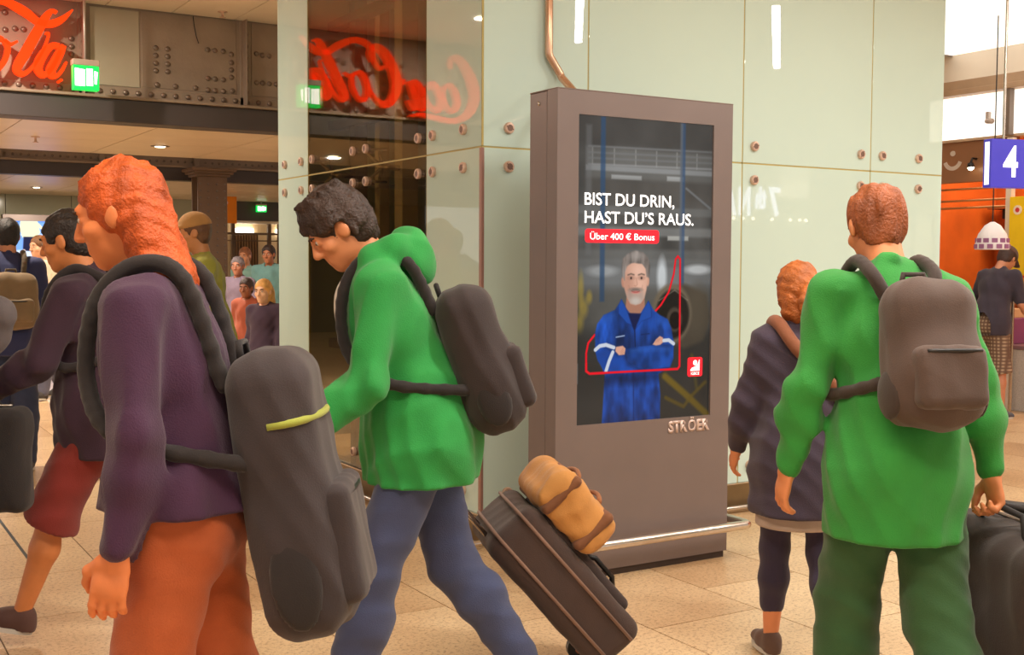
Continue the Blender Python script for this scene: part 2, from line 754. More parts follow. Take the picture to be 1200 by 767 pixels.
def panels(parent, name, x0, x1, nx, y0, y1, ny, z, material, g=.008, th=.02):
    dx, dy = (x1 - x0) / nx, (y1 - y0) / ny
    b = NB()
    bm_box(b, (-dx / 2 + g / 2, -dy / 2 + g / 2, 0), (dx / 2 - g / 2, dy / 2 - g / 2, th))
    me_ = bpy.data.meshes.new(name)
    b.to_mesh(me_)
    b.free()
    me_.materials.append(material)
    for i in range(nx):
        for j in range(ny):
            link(name, me_, None, parent, loc=(x0 + dx * (i + .5), y0 + dy * (j + .5), z))


panels(ceil, 'ceiling_panel', -3.6, 2.4, 10, 8.76, 11.16, 2, 3.88, M_ceil)
panels(ceil, 'ceiling_panel', 2.4, 4.8, 4, 8.76, 11.16, 2, 3.88, M_ceil)
panels(ceil, 'ceiling_panel', 4.8, 7.2, 4, 8.76, 11.16, 2, 3.88, M_ceil)
bm = NB()
bm_box(bm, (-14, -9, 3.88), (7.2, 8.755, 3.9))
bm_box(bm, (7.2, -9, 3.88), (22, 5.6, 3.9))
bm_box(bm, (7.2, 8.69, 3.88), (22, 11.16, 3.9))
obj('plain_field', bm, M_ceil, ceil)
# luminous part of the ceiling over the right hand side
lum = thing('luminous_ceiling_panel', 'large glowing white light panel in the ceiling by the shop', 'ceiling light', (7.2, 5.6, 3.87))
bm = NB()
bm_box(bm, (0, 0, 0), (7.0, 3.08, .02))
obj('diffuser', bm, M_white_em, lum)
bm = NB()
bm_box(bm, (0, 3.08, -.012), (7.0, 3.11, .02))
obj('edge_trim', bm, mat('grey_trim', (150, 140, 135), .4), lum)

bm = NB()
bm_box(bm, (-8, 11.34, 2.845), (10, 14.4, 3.0))
lc = struct(obj('ceiling_lower', bm, M_gap), 'lowered cream panelled ceiling behind the first girder', 'ceiling')
panels(lc, 'ceiling_panel', -1.9, 8.9, 9, 11.34, 14.4, 2, 2.82, M_ceil2, .01)
bm = NB()
bm_box(bm, (-8, 14.4, 3.88), (14, 18.6, 4.0))
struct(obj('ceiling_middle', bm, M_ceil), 'high ceiling between the two riveted girders', 'ceiling')
bm = NB()
bm_box(bm, (-8, 18.75, 2.845), (14, 24.2, 3.0))
lc2 = struct(obj('ceiling_far', bm, M_gap), 'lowered cream ceiling behind the second girder', 'ceiling')
panels(lc2, 'ceiling_panel', -.9, 11.1, 10, 18.75, 24.15, 3, 2.82, M_ceil2, .012)

# ------------------------------------------------------------------ riveted girders
bm = NB()
bm_lathe(bm, [(.026, 0), (.025, .006), (.019, .013), (.009, .017), (.001, .018)], 10)
bmesh.ops.rotate(bm, verts=bm.verts, cent=(0, 0, 0), matrix=Matrix.Rotation(R(90), 3, 'X'))
rivet_me = bpy.data.meshes.new('rivet')
bm.to_mesh(rivet_me)
bm.free()
rivet_me.materials.append(M_rivet)
rivet_me.polygons.foreach_set('use_smooth', [True] * len(rivet_me.polygons))

G1 = 11.17
g1 = thing('riveted_girder', 'grey riveted steel girder carrying the red script sign', 'girder', (2.5, G1, 2.82))
gx = lambda x: x - 2.5
gz = lambda z: z - 2.82
bm = NB()
bm_box(bm, (gx(-8), 0, gz(3.0)), (gx(10), .03, gz(3.90)))
obj('web_plate', bm, M_girder, g1)
bm = NB()
bm_box(bm, (gx(-8), -.14, gz(3.03)), (gx(10), 0, gz(3.055)), .004)
bm_box(bm, (gx(-8), -.012, gz(3.055)), (gx(10), 0, gz(3.145)), .003)
obj('bottom_flange', bm, M_girder, g1)
bm = NB()
bm_box(bm, (gx(-8), -.10, gz(2.82)), (gx(10), .17, gz(3.028)), .006)
obj('soffit_beam', bm, M_dark, g1)
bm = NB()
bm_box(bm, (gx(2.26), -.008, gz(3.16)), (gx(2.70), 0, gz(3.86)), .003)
obj('glass_sheet', bm, M_sheet, g1)  # glass sheet on the girder, its reflection put into a lighter opaque colour
bm = NB()
bm_box(bm, (gx(2.72), -.006, gz(3.17)), (gx(3.62), 0, gz(3.87)), .003)
obj('web_panel', bm, M_girder, g1)
bm = NB()
bm_box(bm, (gx(3.77), -.006, gz(3.17)), (gx(4.9), 0, gz(3.87)), .003)
obj('web_panel', bm, M_girder, g1)
for x in (.6, 2.19, 3.69, 5.2):
    bm = NB()
    bm_box(bm, (gx(x - .035), -.012, gz(3.06)), (gx(x + .035), 0, gz(3.88)), .002)
    bm_box(bm, (gx(x - .006), -.11, gz(3.06)), (gx(x + .006), -.01, gz(3.88)), .002)
    obj('stiffener', bm, M_girder, g1)
RV = [(2.85, 3.54), (2.85, 3.47), (2.85, 3.4), (2.85, 3.33), (2.96, 3.54), (2.96, 3.47), (2.96, 3.4), (2.96, 3.33), (3.34, 3.57), (3.41, 3.57), (3.49, 3.57), (3.57, 3.55), (3.57, 3.47), (3.57, 3.4), (3.57, 3.33), (3.34, 3.3), (3.41, 3.3), (3.49, 3.3), (3.34, 3.19), (3.41, 3.19), (3.49, 3.19), (3.58, 3.2), (2.86, 3.2), (3.03, 3.2), (3.22, 3.2), (3.82, 3.58), (3.88, 3.57), (3.95, 3.57), (3.82, 3.3), (3.88, 3.3), (3.95, 3.3), (4.02, 3.3), (2.1, 3.55), (2.1, 3.48), (2.1, 3.41), (1.55, 3.72), (1.55, 3.57), (1.63, 3.59), (1.7, 3.59)]
RV += [(1.1, z) for z in (3.3, 3.4, 3.5, 3.6)] + [(.9, z) for z in (3.3, 3.4, 3.5, 3.6)]
for x, z in RV:
    link('rivet', rivet_me, None, g1, loc=(gx(x), -.005, gz(z)))
for k in range(34):
    link('rivet', rivet_me, None, g1, loc=(gx(.5 + .115 * k), -.012, gz(3.105)))
for x in (2.205, 3.712):
    for k in range(6):
        link('rivet', rivet_me, None, g1, loc=(gx(x), -.012, gz(3.2 + .11 * k)))
bm = NB()
bm_tube(bm, [(gx(3.20), -.02, gz(3.87)), (gx(3.205), -.03, gz(3.78)), (gx(3.225), -.03, gz(3.68)), (gx(3.25), -.02, gz(3.62))], .004, 6)
tag(obj('loose_cable', bm, M_black, None, True, loc=(2.5, G1, 2.82)), 'thin black cable dangling in front of the riveted girder', 'cable')

g2 = thing('riveted_girder', 'darker riveted girder resting on the steel column', 'girder', (4, 18.6, 2.82))
bm = NB()
bm_box(bm, (-10, 0, .2), (10, .03, 1.06))
obj('web_plate', bm, M_girder, g2)
bm = NB()
bm_box(bm, (-10, -.14, .2), (10, 0, .235), .004)
bm_box(bm, (-10, -.015, .235), (10, 0, .35), .003)
obj('bottom_flange', bm, M_girder, g2)
bm = NB()
bm_box(bm, (-10, -.10, 0), (10, .15, .2), .006)
obj('soffit_beam', bm, M_dark, g2)
for x in np.arange(-3, 5, 1.45):
    bm = NB()
    bm_box(bm, (x - .04, -.1, .24), (x + .04, 0, 1.06), .003)
    obj('stiffener', bm, M_girder, g2)
bm = NB()
for k in range(80):
    x = -3 + .11 * k
    for z in (.3, .42):
        bmesh.ops.create_icosphere(bm, subdivisions=1, radius=.025, matrix=Matrix.Translation((x, -.012, z)) @ Matrix.Diagonal((1, .6, 1, 1)))
o = obj('rivets', bm, M_rivet, g2)
o['kind'] = 'stuff'

# steel column
cl = thing('steel_column', 'riveted steel column with a moulded capital under the far girder', 'column', (5.42, 18.1, 0))
M_col = mat('column_paint', (122, 96, 74), .5, var=.12, scale=3)
bm = NB()
bm_box(bm, (-.23, -.17, 0), (.23, -.14, 2.86), .003)
bm_box(bm, (-.23, .14, 0), (.23, .17, 2.86), .003)
bm_box(bm, (-.14, -.14, 0), (-.11, .14, 2.86))
bm_box(bm, (.11, -.14, 0), (.14, .14, 2.86))
obj('shaft', bm, M_col, cl)
bm = NB()
for z, s in ((2.86, .27), (2.90, .31), (2.94, .35)):
    bm_box(bm, (-s, -s + .05, z), (s, s - .05, z + .045), .012, 2)
obj('capital', bm, M_col, cl)
bm = NB()
bm_box(bm, (-.30, -.25, 0), (.30, .25, .08), .01)
obj('base_plate', bm, M_col, cl)
bm = NB()
for k in range(26):
    for x in (-.19, -.07, .07, .19):
        bmesh.ops.create_icosphere(bm, subdivisions=1, radius=.02, matrix=Matrix.Translation((x, -.172, .12 + .105 * k)) @ Matrix.Diagonal((1, .6, 1, 1)))
o = obj('rivets', bm, M_rivet, cl)
o['kind'] = 'stuff'


# ------------------------------------------------------------------ the glass pavilion behind the display
PX0, PX1, PY0, PY1 = 3.142, 6.88, 5.523, 8.695
ZJ, ZB, ZT = 2.182, .176, 3.87
pv = thing('glass_pavilion', 'pale green glass-clad lift shaft behind the advertising display', 'glass shaft', (PX0, PY0, 0))
TH, GAP = .014, .009


def pane(x0, x1, y0, y1, z0, z1, material, nm='glass_panel'):
    b = NB()
    bm_box(b, (x0 - PX0, y0 - PY0, z0), (x1 - PX0, y1 - PY0, z1), .0015)
    return obj(nm, b, material, pv)


fronts = [3.142, 3.84, 5.012, 6.155, 6.88]
g = GAP / 2
PANE = {}
for lvl, (z0, z1) in enumerate(((ZB, ZJ - g), (ZJ + g, ZT))):
    for i in range(4):
        PANE['f', i, lvl] = pane(fronts[i] + (g if i else 0), fronts[i + 1] - g, PY0, PY0 + TH, z0, z1, M_glass_o)
sides = [5.523 + TH, 6.18, 8.07, 8.695]
for lvl, (z0, z1) in enumerate(((ZB, ZJ - g), (ZJ + g, ZT))):
    for i in range(3):
        PANE['s', i, lvl] = pane(PX0, PX0 + TH, sides[i] + (g if i else 0), sides[i + 1] - g, z0, z1, M_clear if i == 1 else M_glass_o)
for z0, z1 in ((ZB, ZJ - g), (ZJ + g, ZT)):
    pane(PX1 - TH, PX1, PY0 + TH, PY1, z0, z1, M_glass_o)
    pane(PX0 + TH, PX1 - TH, PY1 - TH, PY1, z0, z1, M_glass_o)
# sealant joints, set back a little from the face
def joint(x0, x1, y0, y1, z0, z1):
    b = NB()
    bm_box(b, (x0 - PX0, y0 - PY0, z0), (x1 - PX0, y1 - PY0, z1))
    obj('sealant_joint', b, M_seal, pv)
joint(PX0 + .002, PX1, PY0 + .003, PY0 + TH, ZJ - g, ZJ + g)
joint(PX0 + .003, PX0 + TH, PY0 + .003, PY1, ZJ - g, ZJ + g)
for x in fronts[1:-1]:
    joint(x - g, x + g, PY0 + .003, PY0 + TH, ZB, ZT)
for y in sides[1:-1]:
    joint(PX0 + .003, PX0 + TH, y - g, y + g, ZB, ZT)
joint(PX0 + .0, PX0 + .012, PY0 - .002, PY0 + .003, ZJ + g, ZT)
b = NB()
bm_box(b, (-.004, -.006, ZB), (.016, .02, ZJ - g), .003)
obj('corner_profile', b, M_cornerp, pv)
# skirting and its rail
b = NB()
bm_box(b, (-.012, -.012, .0), (PX1 - PX0, .03, ZB - .006))
bm_box(b, (-.012, .03, .0), (.03, PY1 - PY0, ZB - .006))
obj('skirting', b, M_brass, pv)
b = NB()
bm_box(b, (-.016, -.016, ZB - .008), (PX1 - PX0, .03, ZB))
bm_box(b, (-.016, .03, ZB - .008), (.03, PY1 - PY0, ZB))
obj('skirting_cap', b, M_steel, pv)
b = NB()
bm_tube(b, [(PX1 - PX0, -.075, .035), (-.075, -.075, .035), (-.075, PY1 - PY0, .035)], .018, 10)
obj('skirting_rail', b, M_steel, pv, True)
# button fixings
def disc_mesh():
    b = NB()
    bm_lathe(b, [(.030, 0), (.031, .006), (.031, .016), (.027, .021), (.012, .022), (.001, .022)], 20)
    me_ = bpy.data.meshes.new('fixing')
    bmesh.ops.recalc_face_normals(b, faces=b.faces)
    b.to_mesh(me_)
    b.free()
    me_.materials.append(M_steel_d)
    me_.polygons.foreach_set('use_smooth', [True] * len(me_.polygons))
    me_.set_sharp_from_angle(angle=R(35))
    return me_
fix_me = disc_mesh()
b = NB()
bm_box(b, (-.024, -.003, .0215), (.024, .003, .0228))
bm_lathe(b, [(.018, .0215), (.018, .0225)], 12)
slot_me = bpy.data.meshes.new('slot')
b.to_mesh(slot_me)
b.free()
slot_me.materials.append(M_slot)
def fixing(parent, loc, face, ang):
    o = link('fixing', fix_me, None, parent, loc=loc)
    o.rotation_euler = (R(90), 0, 0) if face == 'f' else (0, R(-90), 0)
    s = link('slot', slot_me, None, o)
    s.rotation_euler = (0, 0, ang)
for x, i in ((3.31, 0), (3.69, 0), (4.0, 1), (4.86, 1), (5.105, 2), (6.055, 2), (6.26, 3), (6.625, 3)):
    for z, l in ((2.29, 1), (2.08, 0), (.28, 0), (3.7, 1)):
        fixing(PANE['f', i, l], (x - PX0, 0, z), 'f', random.uniform(-1, 1))
for y, i in ((5.715, 0), (6.085, 0), (6.27, 1), (7.03, 1), (7.24, 1), (7.97, 1), (8.19, 2), (8.53, 2)):
    for z, l in ((2.29, 1), (2.08, 0), (.28, 0), (3.7, 1)):
        fixing(PANE['s', i, l], (0, y - PY0, z), 's', random.uniform(-1, 1))
# spider brackets behind the clear panes
def spider(x, y, z):
    b = NB()
    x -= PX0
    y -= PY0
    for dy in (-.105, .105):
        for dz in (-.105, .105):
            bm_tube(b, [(x + .16, y, z), (x + .10, y + dy * .75, z + dz * .75), (x + .09, y + dy, z + dz)], [.014, .011, .009], 8)
            bm_tube(b, [(x + .14, y + dy, z + dz), (x + .012, y + dy, z + dz)], .009, 8)
    bm_tube(b, [(x + .14, y, z), (x + .30, y, z)], .02, 10)
    obj('spider_bracket', b, M_steel, pv, True)
for y in (6.27, 7.13, 7.97):
    spider(PX0, y, 2.185)
# lining and columns inside the shaft
b = NB()
bm_box(b, (1.45, .5, 0), (1.5, 3.05, ZT))
obj('shaft_lining', b, M_inner, pv)
b = NB()
bm_box(b, (.1, .72, 0), (1.45, .76, ZT))
obj('shaft_lining', b, M_inner, pv)
for x, y, s, mt in ((.30, .92, .10, M_inner_dark), (.34, 1.62, .12, M_inner_col), (.62, 1.75, .09, M_inner_dark), (.42, 2.18, .08, M_inner_col), (.9, 2.0, .14, M_inner_col), (.36, 2.46, .10, M_inner_dark), (1.1, 1.3, .12, M_inner_dark)):
    b = NB()
    bm_box(b, (x - s / 2, y - s / 2, 0), (x + s / 2, y + s / 2, ZT), .004)
    obj('shaft_column', b, mt, pv)
for z in (.9, 2.55, 3.3):
    b = NB()
    bm_box(b, (.30, .8, z), (.38, 2.9, z + .07), .003)
    obj('shaft_crossbar', b, M_inner_dark, pv)

# conduit that feeds the display
b = NB()
bm_tube(b, [(3.55, 5.49, 3.87), (3.55, 5.49, 2.715), (3.557, 5.49, 2.695), (3.622, 5.485, 2.605), (3.63, 5.48, 2.585), (3.63, 5.3, 2.45), (3.63, 5.2, 2.40), (3.63, 5.0, 2.38), (3.63, 4.94, 2.37)], .022, 12)
tag(obj('cable_conduit', b, mat('conduit_copper_steel', (214, 170, 140), .25, .7), None, True), 'thin bent metal conduit running up the glass above the display', 'conduit')

# ------------------------------------------------------------------ exit signs
def exit_sign(name, x, y, z, w_, h_, label, zc):
    t = thing(name, label, 'exit sign', (x, y, z))
    b = NB()
    bm_box(b, (-w_ / 2, -.05, h_ * .80), (w_ / 2, .05, h_), .004)
    obj('housing', b, mat('exit_housing', (176, 156, 140), .5), t)
    b = NB()
    bm_box(b, (-w_ / 2 + .006, -.045, 0), (w_ / 2 - .006, .045, h_ * .8), .003)
    s = obj('light_box', b, M_green_em, t)
    b = NB()
    bm_prism(b, [(-w_ * .42, h_ * .12), (-w_ * .42, h_ * .70), (-w_ * .05, h_ * .66), (-w_ * .05, h_ * .12)], 'y', -.0475, -.0455)
    bm_prism(b, [(0, h_ * .14), (0, h_ * .70), (w_ * .24, h_ * .70), (w_ * .24, h_ * .14)], 'y', -.0475, -.0455)
    bm_prism(b, [(w_ * .30, h_ * .2), (w_ * .30, h_ * .64), (w_ * .42, h_ * .60), (w_ * .38, h_ * .2)], 'y', -.0475, -.0455)
    obj('pictogram', b, M_signwhite_em, s)
    if zc:
        b = NB()
        bm_tube(b, [(0, 0, h_), (0, 0, zc - z)], .012, 8)
        obj('hanger_rod', b, mat('hanger_grey', (190, 180, 170), .4, .4), t, True)
    return t
exit_sign('exit_sign', 2.12, 10.68, 3.03, .225, .26, 'green lit exit sign hanging below the red script sign', 3.88)
exit_sign('exit_sign', 8.30, 24.02, 2.60, .22, .17, 'small far green exit sign over the bright passage', 2.82)

# ceiling details: downlights and sprinklers
def downlight(x, y, z, label, energy=40, grp=None, offscreen=False):
    t = thing('downlight', label, 'ceiling light', (x, y, z), 0, grp)
    b = NB()
    bm_lathe(b, [(.10, -.006), (.105, -.003), (.10, 0), (.06, 0)], 24)
    obj('bezel', b, mat('downlight_bezel', (120, 104, 92), .4), t, True)
    b = NB()
    bm_lathe(b, [(.058, -.010), (.05, -.014), (.001, -.016)], 20)
    obj('lens', b, M_lamp_em, t, True)
    nm = 'downlight_beam_offscreen' if offscreen else 'downlight_beam'
    d = bpy.data.lights.new(nm, 'AREA')
    d.shape = 'DISK'
    d.size = .12
    d.energy = energy
    d.color = WARM
    l_ = bpy.data.objects.new(nm, d)
    COL.objects.link(l_)
    l_.location = (x, y, z - .03)
downlight(3.38, 13.1, 2.82, 'round recessed downlight in the lowered ceiling near the glass shaft', 70)
downlight(.875, 13.09, 2.82, 'round recessed downlight in the lowered ceiling behind the red script sign', 70, offscreen=True)
downlight(3.45, 21.59, 2.82, 'round recessed downlight in the ceiling above the far football display', 90)
downlight(.77, 9.70, 3.88, 'round downlight in the high ceiling in front of the red script sign', 130, offscreen=True)
def sprinkler(x, y, z, label):
    b = NB()
    bm_lathe(b, [(.045, 0), (.045, -.006), (.012, -.008), (.012, -.05), (.03, -.053), (.03, -.058), (.004, -.06)], 14)
    tag(obj('sprinkler', b, M_steel_d, None, True, loc=(x, y, z)), label, 'sprinkler')
sprinkler(3.39, 10.85, 3.88, 'small metal sprinkler head on the white ceiling near the girder')
sprinkler(2.05, 12.84, 2.82, 'small metal sprinkler head on the cream lowered ceiling')
sprinkler(12.0, 9.5, 3.88, 'small metal sprinkler head on the ceiling above the shop')

# ------------------------------------------------------------------ far end of the hall
b = NB()
bm_box(b, (-6, 24.2, 0), (6.9, 24.4, 2.85))
wf = struct(obj('wall_far', b, M_gap), 'far pale grey-green panelled glass wall', 'wall')
for i in range(8):
    b = NB()
    x0 = -2.7 + i * 1.2
    bm_box(b, (x0 + .006, 24.17, .1), (x0 + 1.194, 24.2, 2.84), .002)
    obj('wall_panel', b, M_glass_far, wf)
b = NB()
bm_box(b, (6.9, 24.15, 2.42), (14, 24.4, 2.85))
tag(obj('dark_lintel', b, M_dark), 'dark beam across the far bright passage', 'beam')
b = NB()
bm_box(b, (6.9, 24.4, 2.62), (16, 33, 2.7))
struct(obj('ceiling_passage', b, M_ceil), 'white ceiling of the bright far passage', 'ceiling')
b = NB()
bm_box(b, (4, 32.6, 0), (18, 32.8, 2.62))
struct(obj('wall_passage', b, mat('passage_wall', (240, 214, 170), .6, scale=1)), 'warm cream wall closing the far passage', 'wall')
lv = thing('louvre_door', 'brown slatted door between posts at the far end', 'door', (10.75, 32.5, 0))
b = NB()
bm_box(b, (-.38, 0, 0), (.38, .06, 2.35))
obj('door_leaf', b, mat('louvre_brown_dark', (96, 66, 40), .6), lv)
for k in range(9):
    b = NB()
    bm_box(b, (-.36 + .08 * k, -.03, .05), (-.31 + .08 * k, 0, 2.3), .004)
    obj('slat', b, mat('louvre_brown', (140, 104, 66), .5), lv)
for k, x in enumerate((9.9, 10.25, 11.3, 11.6)):
    b = NB()
    bm_box(b, (x - .05, 32.0, 0), (x + .05, 32.1, 2.62), .004)
    tag(obj('glazing_post', b, mat('post_bronze', (110, 84, 58), .5)), ('slim bronze glazing post standing furthest from the slatted door', 'slim bronze glazing post hard against the slatted door', 'slim bronze glazing post across from the slatted door', 'outermost slim bronze glazing post past the slatted door')[k], 'post')
b = NB()
bm_box(b, (9.0, 31.9, 2.30), (12.4, 31.98, 2.36), .004)
bm_box(b, (9.0, 31.9, 2.12), (12.4, 31.98, 2.15), .004)
tag(obj('transom_rail', b, mat('post_bronze', (110, 84, 58), .5)), 'thin double bronze rail over the slatted door', 'rail')
for x, z, w_, h_ in ((9.45, 2.45, .5, .22), (10.75, 2.42, .5, .14), (11.9, 2.42, .4, .14)):
    b = NB()
    bm_box(b, (x - w_ / 2, 32.5, z - h_ / 2), (x + w_ / 2, 32.61, z + h_ / 2), .004)
    tag(obj('lit_window', b, mat('far_lit_window', (255, 244, 224), .5, emit=(255, 244, 226), estr=6.0)), 'small glowing white window high on the far wall', 'window', 'far lit windows')
og = thing('orange_hanging_sign', 'plain orange hanging board with a small pale roundel', 'sign', (6.72, 21.6, 2.27))
b = NB()
bm_box(b, (-.26, -.025, 0), (.26, .025, .5), .004)
obj('board', b, mat('sign_orange', (240, 142, 10), .5), og)
b = NB()
bm_lathe(b, [(.04, 0), (.04, .004)], 18)
bmesh.ops.rotate(b, verts=b.verts, cent=(0, 0, 0), matrix=Matrix.Rotation(R(90), 3, 'X'))
obj('roundel', b, mat('roundel_pale', (240, 200, 210), .5), og, loc=(.05, -.026, .38))
b = NB()
bm_tube(b, [(0, 0, .5), (0, 0, .55)], .01, 6)
obj('hanger', b, M_black, og)
# ------------------------------------------------------------------ pictures for the display screens, painted on a fine vertex grid
class Picture:
    def __init__(self, nx, ny, w_, h_):
        self.w, self.h, self.nx, self.ny = w_, h_, nx, ny
        self.U, self.V = np.meshgrid(np.linspace(0, 1, nx), np.linspace(0, 1, ny))
        self.X, self.Y = self.U * w_, self.V * h_
        self.c = np.zeros((ny, nx, 3))

    def noise(self, fx, fy, seed=0, octaves=3):
        r = np.random.default_rng(seed)
        out = np.zeros_like(self.U)
        amp = 1.0
        for o_ in range(octaves):
            gx_, gy_ = max(2, int(fx * 2 ** o_)), max(2, int(fy * 2 ** o_))
            g_ = r.random((gy_ + 2, gx_ + 2))
            x, y = self.U * gx_, self.V * gy_
            xi, yi = x.astype(int), y.astype(int)
            tx, ty = x - xi, y - yi
            tx, ty = tx * tx * (3 - 2 * tx), ty * ty * (3 - 2 * ty)
            out += amp * ((g_[yi, xi] * (1 - tx) + g_[yi, xi + 1] * tx) * (1 - ty) + (g_[yi + 1, xi] * (1 - tx) + g_[yi + 1, xi + 1] * tx) * ty - .5)
            amp *= .5
        return out

    def put(self, a, col):
        col = np.array(col, float)
        self.c += a[..., None] * (col - self.c)

    def shade(self, a, k):
        self.c *= (1 + a * (k - 1))[..., None]

    def sdf(self, pts):
        P = [(u * self.w, v * self.h) for u, v in pts]
        d = np.full(self.U.shape, 1e9)
        ins = np.zeros(self.U.shape, bool)
        n = len(P)
        for i in range(n):
            (ax, ay), (bx, by) = P[i], P[(i + 1) % n]
            px, py = self.X - ax, self.Y - ay
            ex, ey = bx - ax, by - ay
            t = np.clip((px * ex + py * ey) / (ex * ex + ey * ey + 1e-12), 0, 1)
            d = np.minimum(d, np.hypot(px - t * ex, py - t * ey))
            c_ = (ay > self.Y) != (by > self.Y)
            xx = ax + (self.Y - ay) / (by - ay + 1e-12) * ex
            ins ^= c_ & (self.X < xx)
        return np.where(ins, -d, d)

    def poly(self, pts, f=.004):
        return np.clip(.5 - self.sdf(pts) / (2 * f), 0, 1)

    def line(self, pts, wd, f=.003):
        P = [(u * self.w, v * self.h) for u, v in pts]
        d = np.full(self.U.shape, 1e9)
        for (ax, ay), (bx, by) in zip(P, P[1:]):
            px, py = self.X - ax, self.Y - ay
            ex, ey = bx - ax, by - ay
            t = np.clip((px * ex + py * ey) / (ex * ex + ey * ey + 1e-12), 0, 1)
            d = np.minimum(d, np.hypot(px - t * ex, py - t * ey))
        return np.clip(.5 - (d - wd / 2) / (2 * f), 0, 1)

    def ell(self, u, v, ru, rv, f=.25):
        q = np.hypot((self.U - u) / ru, (self.V - v) / rv)
        return np.clip((1 + f - q) / (2 * f), 0, 1)

    def rect(self, u0, v0, u1, v1, f=.006):
        return self.poly([(u0, v0), (u1, v0), (u1, v1), (u0, v1)], f)

    def mesh(self, name):
        ny, nx = self.ny, self.nx
        V = np.stack([self.X, np.zeros_like(self.X), self.h - self.Y], -1).reshape(-1, 3)
        i = np.arange(ny * nx).reshape(ny, nx)
        Q = np.stack([i[1:, :-1], i[1:, 1:], i[:-1, 1:], i[:-1, :-1]], -1).reshape(-1, 4)
        me_ = np_mesh(name, [(V, Q)], False)
        a = me_.color_attributes.new('picture', 'FLOAT_COLOR', 'POINT')
        s = np.clip(self.c, 0, 255) / 255
        l = np.where(s <= .04045, s / 12.92, ((s + .055) / 1.055) ** 2.4)
        a.data.foreach_set('color', np.concatenate([l, np.ones((ny, nx, 1))], -1).astype(np.float32).ravel())
        return me_


